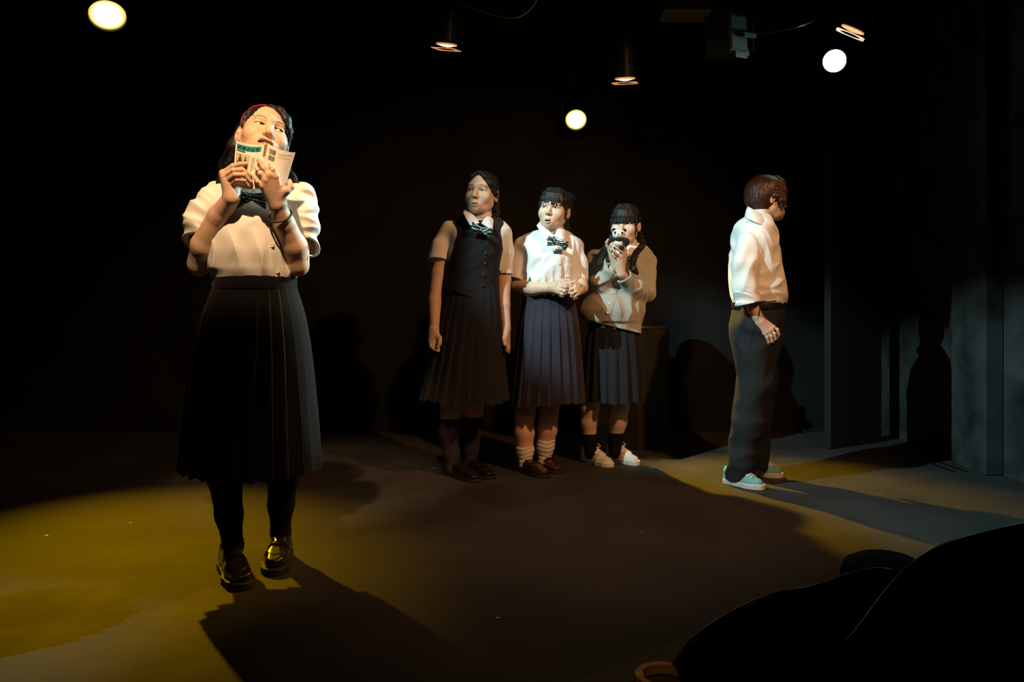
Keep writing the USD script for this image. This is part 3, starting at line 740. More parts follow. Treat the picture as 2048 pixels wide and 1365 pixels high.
def skirt(person, name, rows, m, pleats=22, amp=0.10, yaw=0.0, seed=1, hem=0.008, knife=0.82, fold=0.0, label=None, res=14):
    """rows: (z, x, y, half width, half depth) from the waist down; knife pleats that open towards the hem"""
    from scipy.interpolate import PchipInterpolator
    r = np.array(sorted(map(tuple, rows)), float); nz = 44
    z = np.linspace(r[-1, 0], r[0, 0], nz)
    x0, y0, w, h = (PchipInterpolator(r[:, 0], r[:, i])(z) for i in (1, 2, 3, 4))
    rs = np.random.RandomState(seed)
    N = pleats * res; phi = np.arange(N) / N * 2 * math.pi
    t = (np.arange(N) % res) / res; which = np.arange(N) // res
    saw = np.where(t < knife, t / knife, (1 - t) / (1 - knife))
    dep = rs.uniform(0.65, 1.35, pleats)[which]
    open_ = (np.arange(nz) / (nz - 1)) ** 0.9
    a = amp * (0.22 + 0.78 * open_)
    drift = rs.uniform(-1, 1, 7)
    sway = sum(d * np.sin((k + 1) * phi + d * 9) for k, d in enumerate(drift)) / 4
    rad = 1 + a[:, None] * ((saw - 0.5) * dep)[None] + fold * (open_ ** 1.3)[:, None] * sway[None]
    wob = 0.012 * meshkit.noise(np.stack(np.broadcast_arrays(phi[None] * 4, z[:, None] * 7, 0 * phi[None]), -1), seed)
    rad = rad + wob * open_[:, None]
    ph = phi[None] + 0.25 * (2 * math.pi / pleats) * (rs.uniform(-1, 1, pleats)[which][None]) * open_[:, None] * np.sin(np.pi * t)[None]
    u, v = w[:, None] * rad * np.cos(ph), h[:, None] * rad * np.sin(ph)
    c, s = math.cos(yaw), math.sin(yaw)
    X, Y = x0[:, None] + u * c - v * s, y0[:, None] + u * s + v * c
    Z = np.broadcast_to(z[:, None], X.shape) - hem * open_[:, None] * (sway + 0.6 * (saw - .5))[None]
    outer = np.stack([X, Y, Z], -1)
    ctr = np.stack([x0[:, None] + 0 * X, y0[:, None] + 0 * X, Z], -1)
    inner = ctr + (outer - ctr) * (1 - 0.004 / np.maximum(np.linalg.norm(outer - ctr, axis=2, keepdims=True), 0.01))
    vs = np.vstack([outer.reshape(-1, 3), inner.reshape(-1, 3)]); o = nz * N
    i, j = np.meshgrid(np.arange(nz - 1), np.arange(N), indexing='ij'); j2 = (j + 1) % N
    q = np.stack([i * N + j, (i + 1) * N + j, (i + 1) * N + j2, i * N + j2], -1).reshape(-1, 4)
    jj = np.arange(N); j3 = (jj + 1) % N
    rim = np.vstack([np.stack([(nz - 1) * N + jj, o + (nz - 1) * N + jj, o + (nz - 1) * N + j3, (nz - 1) * N + j3], 1), np.stack([jj, j3, o + j3, o + jj], 1)])
    q = np.vstack([q, q[:, ::-1] + o, rim])
    return obj(name, (vs, q), m, person, smooth=28, label=label)

def band(person, name, rows, m, yaw=0.0, thick=0.004):
    r = np.array(sorted(map(tuple, rows), reverse=True), float); N = 72
    a = np.arange(N + 1) / N * 2 * math.pi; c, s = math.cos(yaw), math.sin(yaw)
    u, v = r[:, 3:4] * np.cos(a), r[:, 4:5] * np.sin(a)
    p = np.stack([r[:, 1:2] + u * c - v * s, r[:, 2:3] + u * s + v * c, np.broadcast_to(r[:, :1], u.shape)], -1)
    return obj(name, grid_solid(p, thick), m, person, smooth=40)

def bow(person, centre, R, wl=0.05, wr=0.05, h=0.042, base=(0.012, 0.03, 0.032), line=(0.55, 0.6, 0.6), droop=(0.0, 0.0), seed=0, name='bow_tie'):
    """a fan-folded bow: two ribbed wings and a knot, with thin pale stripes. R: columns right, towards the viewer, up"""
    c = V(*centre)
    L = lambda x, y, z: c + R @ V(x, y, z)
    root = None
    for e, w, dr in ((-1, wl, droop[0]), (1, wr, droop[1])):
        n = (34, 46)
        rip = lambda u, v: (R @ V(0, 1, 0)) * (0.0045 * np.sin(v * 17 + seed + e) * (0.3 + u) + 0.006 * np.sin(u * 3.1) )
        a, b, c1, d = L(e * 0.004, 0.004, h * 0.22), L(e * w, 0.0, h * 0.5 + dr), L(e * w * 0.86, 0.002, -h * 0.62 + dr), L(e * 0.004, 0.004, -h * 0.25)
        if e < 0: a, b, c1, d = d, c1, b, a
        me, u, v = patch(a, b, c1, d, R @ V(0, 0.006, 0), n, 0.004, rip)
        t = (v[..., 0] * 1.0 + 0.34 * u[..., 0] * (1 if e > 0 else -1)) * 4.2 + 0.3 * np.sin(u[..., 0] * 5 + seed)
        f = np.abs((t % 1) - 0.5)
        w8 = np.clip((0.11 - f) / 0.03, 0, 1)[..., None]
        col = V(*base) * (1 - w8) + V(*line) * w8
        col = np.vstack([col.reshape(-1, 3)] * 2)
        obj(name if root is None else 'bow_wing', me, M['stripe'], person, col=col, smooth=True) if False else obj('bow_wing', me, M['stripe'], person, col=col, smooth=True)
    S = Shape(); S.box(L(0, 0.010, 0), V(0.0085, 0.006, h * 0.27), R, 0.005)
    shape('bow_knot', S, 0.0022, M['stripe'], person, col=lambda v: np.where((np.abs(((v - c) @ R)[:, 2] * 90 % 1 - 0.5) < 0.12)[:, None], V(*line), V(*base)))

def button(person, pos, d, r=0.0055, m='button', t=0.0025):
    return obj('button', lathe([(1e-5, 0.4 * t), (r * 0.55, 0.4 * t), (r * 0.7, t), (r * 0.92, t), (r, 0.5 * t), (r, -t), (1e-5, -t)], pos, d, 20), M[m], person, smooth=40)

def onto(S, p, d, far=0.7):
    """the points of shape S met from p (any array of points) along d; p itself where nothing is met"""
    d = V(*d) / np.linalg.norm(d); p = np.asarray(p, float); q = p.reshape(-1, 3); t = np.zeros(len(q))
    for _ in range(40):
        e = S(q + t[:, None] * d); t = t + np.clip(e * 0.8, -0.01, 0.05)
        if np.abs(e).max() < 2e-4: break
    t = np.where((t > far) | (np.abs(e) > 0.004), 0, t)
    return (q + t[:, None] * d).reshape(p.shape)

def on(S, p, d, far=0.7, near=0.0): return onto(S, V(*p)[None], d, far)[0]

def loafer(person, heel, toe, m, z=0.0, width=0.088, name='loafer', up=0.0, thick=0.022, label=None, lug=False):
    """penny loafer from the back of the heel to the tip of the toe"""
    heel, toe = V(heel[0], heel[1], z), V(toe[0], toe[1], z)
    d = (toe - heel); Ln = np.linalg.norm(d); d /= Ln
    R = np.stack([V(d[1], -d[0], 0), d, V(0, 0, 1)], 1)                # x to the right of walking, y forward
    L = lambda x, y, zz: heel + R @ V(x * width / 0.088, y * Ln / 0.25, zz)
    t = thick
    def last(g, zt):                                                    # outline of the sole as a chain of discs
        S = Shape()
        for (y0, x0, r0), (y1, x1, r1) in zip([(0.034, 0, 0.032), (0.09, 0, 0.031), (0.165, 0.002, 0.040), (0.205, 0.0, 0.037)], [(0.09, 0, 0.031), (0.165, 0.002, 0.040), (0.205, 0.0, 0.037), (0.222, -0.002, 0.026)]):
            S.cone(L(x0, y0, zt), L(x1, y1, zt), r0 * width / 0.088 + g, r1 * width / 0.088 + g, 0.01)
        return S
    path = thing_part(person, name, label)
    S = last(0.005, 0.0); fn = S
    Q = Shape(); Q.add(lambda p, S=S: S(p * V(1, 1, 0) + V(0, 0, heel[2])), 0, 'u', (S.box_()[0] * V(1, 1, 0) + V(0, 0, z - 0.002), S.box_()[1] * V(1, 1, 0) + V(0, 0, z + t)))
    Q.plane((0, 0, z + t * 0.75), (0, 0, 1), 0.003); Q.plane((0, 0, z), (0, 0, -1), 0.002)
    Q.box(L(0, 0.095, 0.0), V(0.08, 0.022, t * 0.36), R, 0.003, 0.003, 's')
    if lug:
        for k in range(9):
            for e in (-1, 1): Q.box(L(e * 0.046, 0.135 + 0.011 * k, 0.002), V(0.012, 0.0022, 0.006), R, 0.001, 0.001, 's')
    shape('sole', Q, 0.003, M['rubber'], path)
    U = Shape()
    zt = z + t * 0.7
    for a, b in (((0, 0.035, 0.020, 0.034), (0, 0.10, 0.022, 0.033)), ((0, 0.10, 0.022, 0.033), (0.002, 0.165, 0.016, 0.037)), ((0.002, 0.165, 0.016, 0.037), (-0.001, 0.208, 0.012, 0.032))):
        U.cone(L(a[0], a[1], t + a[2] * .4), L(b[0], b[1], t + b[2] * .4), a[3] * width / 0.088, b[3] * width / 0.088, 0.012, flat=((0, 0, 1), 1.15))
    U.cone(L(0, 0.034, t + 0.038), L(0, 0.09, t + 0.034), 0.033, 0.031, 0.012)
    U.cone(L(0, 0.09, t + 0.034), L(0, 0.150, t + 0.026), 0.029, 0.026, 0.012)
    U.plane((0, 0, zt), (0, 0, -1), 0.001)
    U.ell(L(0, 0.066, t + 0.084), (0.0285, 0.050 * Ln / .25, 0.047), R, 0.004, 's')
    U.plane(L(0, 0.1, t + 0.062), R @ V(0, 0.30, 1), 0.004)
    # apron seam
    A = []
    for sgn in (-1, 1):
        A.append([L(sgn * 0.026, 0.135, t + 0.034), L(sgn * 0.026, 0.165, t + 0.029), L(sgn * 0.021, 0.192, t + 0.022)])
    seam = A[0] + [L(0, 0.208, t + 0.018)] + A[1][::-1]
    sp = bezier(seam, 30)
    up_ = V(0, 0, 1)
    sp = onto(U, sp + up_ * 0.03, -up_, 0.08)
    shape('upper', U, 0.003, m, path)
    obj('apron_seam', tube(sp, 0.0022, 6), m, path, smooth=True)
    st = onto(U, [L(x, 0.142 - 0.1 * abs(x), t + 0.09) for x in np.linspace(-0.029, 0.029, 13)], -up_, 0.12)
    obj('strap', grid_solid(np.stack([st + R @ V(0, yy, 0.0025 - 0.0012 * (yy / .008) ** 2) for yy in (0.009, 0.0045, 0, -0.0045, -0.009)], 1), 0.004), m, path, smooth=40)
    return path

def thing_part(person, name, label=None):
    path = numbered(person, name)
    UsdGeom.Xform.Define(stage, path); BASE[path] = BASE[person]
    if label: tag(stage.GetPrimAtPath(path), label)
    return path

def sneaker(person, heel, toe, m, sole_m, lace_m, z=0.0, width=0.09, lace_at=0.112, name='sneaker', cap_m=None, label=None):
    heel, toe = V(heel[0], heel[1], z), V(toe[0], toe[1], z)
    d = toe - heel; Ln = np.linalg.norm(d); d /= Ln
    R = np.stack([V(d[1], -d[0], 0), d, V(0, 0, 1)], 1)
    L = lambda x, y, zz: heel + R @ V(x * width / 0.09, y * Ln / 0.26, zz)
    path = thing_part(person, name, label)
    S = Shape()
    for a, b in zip([(0, 0.036, 0.034), (0, 0.10, 0.033), (0.002, 0.175, 0.042), (0, 0.215, 0.038)], [(0, 0.10, 0.033), (0.002, 0.175, 0.042), (0, 0.215, 0.038), (-0.002, 0.228, 0.030)]):
        S.cone(L(a[0], a[1], 0), L(b[0], b[1], 0), a[2] + 0.002, b[2] + 0.002, 0.01)
    lo, hi = S.box_()
    Q = Shape(); Q.add(lambda p: S(p * V(1, 1, 0) + V(0, 0, z)), 0, 'u', (lo * V(1, 1, 0) + V(0, 0, z - 0.002), hi * V(1, 1, 0) + V(0, 0, z + 0.03)))
    Q.plane((0, 0, z + 0.027), (0, 0, 1), 0.003); Q.plane((0, 0, z + 0.001), (0, 0, -1), 0.002)
    Q.add(lambda p: np.abs(p[:, 2] - z - 0.019) * 0 + 1, 0, 's', None) if False else None
    shape('sole', Q, 0.003, sole_m, path)
    U = Shape(); t = 0.022
    for a, b in (((0, 0.036, 0.028, 0.034), (0, 0.10, 0.028, 0.033)), ((0, 0.10, 0.028, 0.033), (0.002, 0.172, 0.014, 0.039)), ((0.002, 0.172, 0.014, 0.039), (-0.001, 0.214, 0.008, 0.034))):
        U.cone(L(a[0], a[1], t + a[2] * .4), L(b[0], b[1], t + b[2] * .4), a[3], b[3], 0.012, flat=((0, 0, 1), 1.15))
    U.cone(L(0, 0.036, t + 0.044), L(0, 0.10, t + 0.045), 0.033, 0.031, 0.012); U.cone(L(0, 0.10, t + 0.045), L(0, 0.165, t + 0.026), 0.028, 0.024, 0.012)
    U.plane((0, 0, z + t), (0, 0, -1), 0.001)
    U.ell(L(0, 0.062, t + 0.098), (0.0285, 0.052 * Ln / .26, 0.05), R, 0.004, 's')
    shape('upper', U, 0.003, m, path)
    up_ = V(0, 0, 1)
    if cap_m is not None:
        T = Shape(); T.ops = list(U.ops); T.disp(lambda p: np.full(len(p), -0.0012), 0.002)
        T.plane(L(0, 0.195, 0), -R[:, 1], 0.001)
        shape('toe_cap', T, 0.003, cap_m, path)
    for k in range(5):
        y = lace_at + 0.0155 * k
        st = onto(U, [L(x, y + 0.10 * abs(x) * (-1) ** k, t + 0.10) for x in np.linspace(-0.025, 0.025, 11)], -up_, 0.14) + V(0, 0, 0.002)
        obj('lace', tube(st, 0.0036, 8), lace_m, path, smooth=True)
    b = on(U, L(0, lace_at - 0.004, t + 0.1), -up_, 0.14, 0) + V(0, 0, 0.004)
    for e in (-1, 1):
        obj('lace_loop', tube(bezier([b, b + R @ V(e * 0.016, 0.004, 0.010), b + R @ V(e * 0.032, 0.012, 0.0), b + R @ V(e * 0.024, 0.020, -0.006), b + R @ V(e * 0.004, 0.008, 0.0)], 20), 0.0026, 8), lace_m, path, smooth=True)
    return path

def hairgroove(H, amp=0.0022, n=20, seed=0, pole=(0, -0.03)):
    def fn(p):
        q = H.local(p)
        a = np.arctan2(q[:, 0] - pole[0], q[:, 1] - pole[1])
        return amp * (np.abs(2 * meshkit.noise(np.stack([a * n, q[:, 2] * 9, np.hypot(q[:, 0], q[:, 1]) * 7], 1), seed) - 1) - 0.5)
    return fn

def sleeve(pts, rr, end, axis, wall=0.007, fold=None):
    """a sleeve open at its hem; the creases bend the outside and the inside alike"""
    r = np.linspace(rr[0], rr[-1], len(pts)) if len(rr) != len(pts) else np.array(rr)
    T = Shape(); T.chain(pts, rr, 0.02)
    I = Shape(); d = V(*pts[-1]) - V(*pts[-2])
    I.chain([V(*pts[0]) * .4 + V(*pts[1]) * .6] + list(pts[1:]) + [V(*pts[-1]) + d * .5], np.r_[r[1] * .6, r[1:] - wall, r[-1] - wall], 0.01)
    if fold: T.disp(fold, 0.01); I.disp(fold, 0.01)
    T.plane(end, axis, 0.002)
    T.sub(I, 0.003)
    return T

def placket(S, pts, width, to=(0, 1, 0), lift=0.003, n=36, thick=0.004, side=(1, 0, 0)):
    """a strip of cloth lying down the front of S; pts stand before it"""
    c = bezier(pts, n); sd = V(*side) / np.linalg.norm(side); to = V(*to)
    g = onto(S, np.array([[p + sd * width * o for o in (-0.5, -0.25, 0, 0.25, 0.5)] for p in c]), to)
    d = g @ to; m = np.median(d, axis=1)
    d = np.clip(d, m[:, None] - 0.006, m[:, None] + 0.006)
    ker = np.ones(5) / 5
    d = np.stack([np.convolve(np.pad(d[:, j], 2, 'edge'), ker, 'valid') for j in range(5)], 1)
    g = g - (g @ to)[..., None] * to + (d - lift)[..., None] * to
    me = grid_solid(g, thick)
    du, dv = g[1, 2] - g[0, 2], g[0, 3] - g[0, 2]
    if np.cross(du, dv) @ to > 0: me = grid_solid(g[:, ::-1], thick)
    return me


def G(px, py):
    """the floor point seen at this pixel"""
    return P(px, py, F * EYE / (py - HOR)) * V(1, 1, 0)

def lofter(q, D, rows, **kw):
    """loft rows (py, cx, half width in px, half depth in m, dy) as (z, x, y, w, h)"""
    out = []
    for py, cx, hw, hd, dy in rows:
        c = q(cx, py, dy); out.append((c[2], c[0], c[1], hw / F * (D + dy), hd))
    return out


# ------------------------------------------------------------------ the girl in front, reading aloud from a paperback
D = 2.78
q = lambda x, y, dy=0.0: P(x, y, D + dy)
girl = thing('person', 'girl with red headband and white blouse holding an open paperback before her chin', 'person', q(510, 600) * V(1, 1, 0))
H = Head(q(538.5, 254, -0.115), 31, 17, 16, 1.07, open_eye=0.0032, mouth=0.0115, mouth_up=0.006, brow=0.7, wide=1.30, smile=0.0065, chubby=1.08, gaze=(0.5, 1, 0.12))
B = Shape(); H.build(B)
B.cone(H.L(0, -0.018, -0.075), q(512, 388, 0.03), 0.054, 0.056, 0.02)
torso = lofter(q, D, [(362, 512, 40, 0.045, 0.04), (378, 512, 78, 0.062, 0.035), (400, 513, 100, 0.085, 0.02), (450, 511, 92, 0.105, 0.0), (500, 509, 84, 0.108, 0.0), (545, 508, 76, 0.10, 0.0), (600, 508, 84, 0.11, 0.0), (660, 507, 92, 0.12, 0.01)])
B.loft(torso, k=0.03)
for e, sh, el, fo in ((0, (430, 395, 0.03), (398, 528, -0.02), [(398, 530, -0.02), (411, 492, -0.055), (440, 432, -0.11), (463, 395, -0.165)]),
                      (1, (604, 396, 0.03), (596, 530, -0.02), [(596, 532, -0.02), (588, 492, -0.055), (568, 447, -0.11), (555, 410, -0.155)])):
    B.cone(q(*sh), q(*el), 0.038, 0.036, 0.03)
    B.chain([q(*p) for p in fo], (0.038, 0.048, 0.038, 0.0265) if e == 0 else (0.036, 0.043, 0.035, 0.0265), 0.012)
LH = [[(446, 347, -0.185), (466, 332, -0.196), (480, 328.5, -0.196), (491, 327.5, -0.190)],
      [(449, 354, -0.185), (467, 341, -0.208), (485, 340, -0.212), (500, 351, -0.198)],
      [(453, 362, -0.182), (470, 350, -0.208), (488, 350, -0.214), (501.5, 364, -0.200)],
      [(459, 370, -0.178), (474, 360, -0.203), (489, 361, -0.209), (497, 372, -0.198)]]
hand(B, q(463, 395, -0.165), [[q(*p) for p in f] for f in LH], [q(*p) for p in ((468, 385, -0.160), (477, 372, -0.150), (483, 357, -0.148), (486, 343, -0.156))], 0.0086, 0.0265)
RH = [[(551, 353, -0.200), (547, 342, -0.208), (543, 335, -0.207), (540, 330, -0.202)],
      [(538, 350, -0.210), (528, 337, -0.216), (521.5, 327, -0.214), (517, 320, -0.206)],
      [(531, 360, -0.208), (521.5, 348, -0.217), (516, 341, -0.213), (513, 336, -0.205)],
      [(526, 372, -0.202), (516, 364, -0.211), (512, 358, -0.210), (510, 354.5, -0.204)]]
hand(B, q(555, 408, -0.158), [[q(*p) for p in f] for f in RH], [q(*p) for p in ((560, 392, -0.165), (573, 382, -0.175), (582, 374, -0.165), (578, 362, -0.138))], 0.0088, 0.0265)
legs = [[(478, 640, 0.02), (460, 850, 0.01), (450, 950, 0.03), (458, 1030, 0.06), (466, 1092, 0.075), (467, 1120, 0.07)], [(545, 640, 0.02), (562, 850, 0.07), (567, 945, 0.12), (562, 1010, 0.17), (561, 1066, 0.195), (562, 1090, 0.19)]]
for l in legs:
    B.chain([q(*p) for p in l], (0.085, 0.057, 0.055, 0.042, 0.030, 0.024), 0.02)
H.S = B
zone = [(H.c, 0.17 * H.k), (q(475, 350, -0.2), 0.075), (q(540, 355, -0.2), 0.085)]
def in_zone(p, g=0.0): return np.any([np.linalg.norm(p - c, axis=1) < r + g for c, r in zone], axis=0)
body = join([B.mesh(0.0018, lambda p: in_zone(p)), B.mesh(0.0036, lambda p: ~in_zone(p, -0.03))])
obj('body', body[:2], M['skin'], girl, normals=body[2], col=H.color(body[0]))
H.parts(girl, teeth=True)

# blouse
S = Shape()
S.loft(lofter(q, D, [(366, 512, 42, 0.050, 0.04), (378, 512, 82, 0.070, 0.035), (400, 513, 103, 0.095, 0.02), (450, 508, 88, 0.128, -0.005), (500, 505, 85, 0.135, -0.005), (535, 507, 86, 0.128, 0), (556, 509, 82, 0.115, 0), (572, 509, 78, 0.105, 0)]), k=0.02)
S.disp(folds((9, 9, 6), 0.0042, 3, 1.4, 1.2, rot((0, 1, 0), 28)), 0.008)
S.disp(lambda p: -0.0075 * np.clip(np.sin((p[:, 2] - EYE - 0.075) / 0.17 * math.pi), 0, 1) * (p[:, 2] > EYE + 0.075) * (p[:, 2] < EYE + 0.245) * (1.2 - 1.3 * ridges(12, 4, 2)(p)), 0.010)
for sh, mid, end, rr, ax, o in (((432, 394, 0.03), (408, 434, 0.01), (402, 530, -0.0), (0.050, 0.060, 0.068), (-0.25, -0.75, -1), (400, 476, -0.03)), ((602, 395, 0.03), (604, 437, 0.01), (602, 540, -0.0), (0.050, 0.056, 0.062), (0.1, -0.75, -1), (602, 478, -0.03))):
    S.piece(sleeve([q(*sh), q(*mid), q(*end)], rr, q(*o), ax, wall=0.010, fold=folds((7, 7, 20), 0.007, 3, 1.4, 1.2, rot((0, 1, 0), 28))), 0.03)
S.plane(q(509, 572), (0, 0, -1), 0.002)
shape('blouse', S, 0.004, M['white_cloth'], girl)
fw = V(0, 1, 0)
pl = placket(S, [q(x, y, -0.3) for x, y in ((505, 404), (507, 440), (508.5, 480), (514, 540), (515, 556))], 0.015)
obj('placket', pl, M['white_cloth'], girl, smooth=50)
for x, y in ((507, 433), (508.5, 483), (515.5, 538.5)):
    button(girl, on(S, q(x, y, -0.3), fw, 0.5, 0) + V(0, -0.005, 0), -fw, 0.0062)
pk = onto(S, [[q(533 + 40 * u, 452 + 56 * v + 4 * u, -0.3) for u in np.linspace(0, 1, 12)] for v in np.linspace(1, 0, 14)], fw) + V(0, -0.002, 0)
pk[:, :, 1] = np.maximum(pk[:, :, 1], np.median(pk[:, :, 1]) - 0.01)
obj('chest_pocket', grid_solid(pk, 0.003), M['white_cloth'], girl, smooth=50)
for e, (a, b, c, d) in enumerate((((484, 366), (503, 381), (484, 404), (466, 378)), ((545, 366), (508, 381), (530, 404), (560, 378)))):
    z = [-0.055, -0.10, -0.105, -0.06]
    pts = [q(*p, zz) for p, zz in zip((a, b, c, d), z)]
    if e: pts = pts[::-1]
    obj('collar', patch(*pts, (0, -0.01, 0), (8, 8), 0.004)[0], M['white_cloth'], girl, smooth=50)
bow(girl, q(503, 395, -0.135), np.stack([V(1, 0, 0), V(0, -1, 0), V(0, 0, 1)], 1), 0.05, 0.056, 0.05, (0.010, 0.016, 0.018), (0.35, 0.38, 0.38), droop=(-0.004, -0.01), seed=1)

# skirt, socks, shoes
sk = lofter(q, D, [(566, 510, 80, 0.112, 0), (590, 509, 87, 0.122, 0), (630, 507, 100, 0.145, 0), (700, 505, 113, 0.165, 0), (800, 502, 125, 0.185, 0), (938, 501, 134, 0.205, 0)])
skirt(girl, 'skirt', sk, M['black_wool'], 26, 0.085, 0.0, 4, 0.012, 0.84, 0.05)
band(girl, 'waistband', lofter(q, D, [(553, 510, 81, 0.119, 0), (556, 510, 82.5, 0.122, 0), (574, 510, 83, 0.123, 0), (578, 510, 81.5, 0.121, 0)]), M['black_wool'])
for l in legs:
    S = Shape(); S.chain([q(*p) for p in l], (0.088, 0.060, 0.0585, 0.0455, 0.0335, 0.027), 0.02)
    S.plane(q(500, 880), (0, 0, 1), 0.002)
    zz = q(*l[4])[2]
    S.disp(lambda p, zz=zz: 0.0018 * np.clip(1 - np.abs(p[:, 2] - zz - 0.01) / 0.07, 0, 1) * np.sin(p[:, 2] * 420 + 3 * meshkit.noise(p * 30, 2)), 0.003)
    shape('sock', S, 0.0045, M['black_knit'], girl)
loafer(girl, G(453, 1131), G(488, 1184), M['black_leather'], width=0.098, thick=0.034, lug=True)
loafer(girl, G(567, 1108), G(546, 1154), M['black_leather'], width=0.098, thick=0.034, lug=True)

# hair and headband
A = Shape()
A.ell(H.L(0, -0.016, 0.026), V(0.0805, 0.094, 0.0845) * H.k, H.R)
A.ell(H.L(0, -0.05, -0.03), V(0.070, 0.06, 0.085) * H.k, H.R, 0.03)
A.ell(H.L(0, 0.108, -0.022), V(0.0635, 0.088, 0.108) * H.k, H.R, 0.010, 's')
for e in (-1, 1): A.ell(H.L(e * 0.085, 0.004, -0.012), V(0.020, 0.03, 0.034) * H.k, H.R, 0.008, 's')
A.chain([H.L(-0.066, 0.030, 0.056), H.L(-0.0705, 0.026, 0.030), H.L(-0.073, 0.022, 0.0)], (0.006, 0.006, 0.003), 0.01)
A.chain([H.L(-0.004, 0.046, 0.086), H.L(0.022, 0.066, 0.073), H.L(0.045, 0.068, 0.050), H.L(0.060, 0.054, 0.018), H.L(0.080, 0.045, 0.002)], (0.013, 0.012, 0.012, 0.010, 0.002), 0.012)
A.chain([H.L(0.02, 0.052, 0.086), H.L(0.050, 0.054, 0.062), H.L(0.067, 0.038, 0.030), H.L(0.074, 0.022, -0.01)], (0.012, 0.012, 0.011, 0.003), 0.01)
A.chain([H.L(0.068, -0.01, 0.02), H.L(0.072, -0.02, -0.03), q(566, 330, 0.02), q(583, 356, 0.02), q(598, 368, 0.01)], (0.016, 0.018, 0.018, 0.014, 0.004), 0.015)
A.chain([H.L(-0.066, -0.035, 0.02), H.L(-0.074, -0.045, -0.04), q(452, 330, 0.03), q(447, 358, 0.02), q(428, 378, 0.0)], (0.018, 0.022, 0.022, 0.018, 0.004), 0.015)
A.chain([H.L(0, -0.06, -0.06), q(505, 350, 0.07)], (0.055, 0.05), 0.02)
A.disp(hairgroove(H, 0.0022, 42, 3), 0.004)
shape('hair', A, 0.0026, M['hair'], girl)
rs = np.random.RandomState(2)
for k in range(14):
    t = rs.uniform(-1, 1, 3)
    a = [q(572 + 3 * t[0], 244 + 5 * t[1], -0.09), q(579 + 4 * t[1], 259 + 4 * t[0], -0.075), q(589 + 4 * t[2], 263 + 5 * t[0], -0.06)]
    obj('loose_strand', tube(bezier(a, 12), np.linspace(0.0016, 0.0004, 12), 6), M['hair'], girl, smooth=True)
M['red_band'] = mat('red_headband', (0.36, 0.008, 0.022), 0.3, 0.5)
hb = []
for a in np.radians(np.linspace(-12, 192, 60)):
    d = H.R @ V(math.cos(a), 0, math.sin(a)); o = H.L(0, 0.018, 0.02)
    hb.append(on(A, o + d * 0.2, -d, 0.2, 0) + d * 0.004)
hb = np.array(hb); hb = (np.roll(hb, 1, 0) + hb + np.roll(hb, -1, 0)) / 3; hb = hb[1:-1]
f1 = H.R[:, 1]
obj('headband', grid_solid(np.stack([hb + f1 * w for w in (-0.006, -0.003, 0, 0.003, 0.006)], 1), 0.004), M['red_band'], girl, smooth=50)
a = np.radians(np.linspace(0, 360, 48, endpoint=False)); ax = q(555, 410, -0.155) - q(568, 447, -0.11); R_ = frame(ax); c = q(560.5, 432, -0.128)
obj('hair_tie', tube(c + 0.0385 * (np.cos(a)[:, None] * R_[:, 0] + np.sin(a)[:, None] * R_[:, 2]), 0.0032, 8, True), M['rubber'], girl, smooth=True, label='thin black hair tie round the wrist')
for (x, y, z), (x2, y2, z2) in (((546.5, 341, -0.208), (548.5, 345, -0.207)), ((517.5, 343, -0.214), (520.5, 347, -0.216))):
    c = q(x, y, z); R_ = frame(q(x2, y2, z2) - c)
    obj('finger_ring', tube(c + 0.0098 * (np.cos(a)[:, None] * R_[:, 0] + np.sin(a)[:, None] * R_[:, 2]), 0.0012, 6, True), M['steel'], girl, smooth=True)

# ------------------------------------------------------------------ the tall woman in the navy vest
D = 4.26
q = lambda x, y, dy=0.0: P(x, y, D + dy)
vest_w = thing('person', 'woman in dark navy vest over white shirt, arms hanging, left of the group of three', 'person', q(935, 700) * V(1, 1, 0))
H = Head(q(953.5, 379.5, -0.10), -17, 3, 4, 1.08, open_eye=0.0040, mouth=0.0016, wide=0.92, smile=-0.0025, chubby=1.02, gaze=(-0.15, 1, 0.0), brow_tilt=0.0035)
B = Shape(); H.build(B)
B.cone(H.L(0, -0.020, -0.075), q(963, 455, 0.02), 0.052, 0.058, 0.02)
B.loft(lofter(q, D, [(437, 960, 24, 0.05, 0.03), (447, 960, 50, 0.065, 0.03), (462, 958, 62, 0.085, 0.02), (490, 955, 50, 0.10, 0.0), (540, 948, 44, 0.095, 0.0), (580, 945, 44, 0.10, 0.0), (630, 945, 50, 0.12, 0.01)]), k=0.03)
arms = [[(900, 458, 0.03), (877, 545, 0.02), (870, 600, -0.005), (869, 656, -0.04)], [(1008, 470, 0.03), (1007, 560, 0.04), (1007, 610, 0.02), (1012, 655, 0.0)]]
for a in arms: B.chain([q(*p) for p in a], (0.039, 0.039, 0.035, 0.026), 0.012, k0=0.03)
F1 = [[(861, 682, -0.055), (862, 694, -0.075), (868, 699, -0.085), (873, 693, -0.075)],
      [(866, 685, -0.062), (868, 698, -0.080), (874, 702, -0.088), (876, 694, -0.075)],
      [(871, 685, -0.062), (873, 698, -0.078), (877, 702, -0.083), (878, 694, -0.072)],
      [(876, 683, -0.055), (878, 694, -0.068), (880, 698, -0.072), (880, 691, -0.065)]]
hand(B, q(868, 660, -0.045), [[q(*p) for p in f] for f in F1], [q(*p) for p in ((873, 668, -0.055), (880, 678, -0.075), (879, 688, -0.092), (875, 695, -0.096))], 0.0088, 0.027)
F2 = [[(1011, 680, -0.03), (1013, 694, -0.045), (1014, 703, -0.04)], [(1014, 682, -0.012), (1017, 697, -0.022), (1017, 706, -0.015)], [(1016, 682, 0.008), (1018, 695, 0.004), (1018, 703, 0.01)], [(1016, 680, 0.025), (1018, 690, 0.024), (1018, 697, 0.028)]]
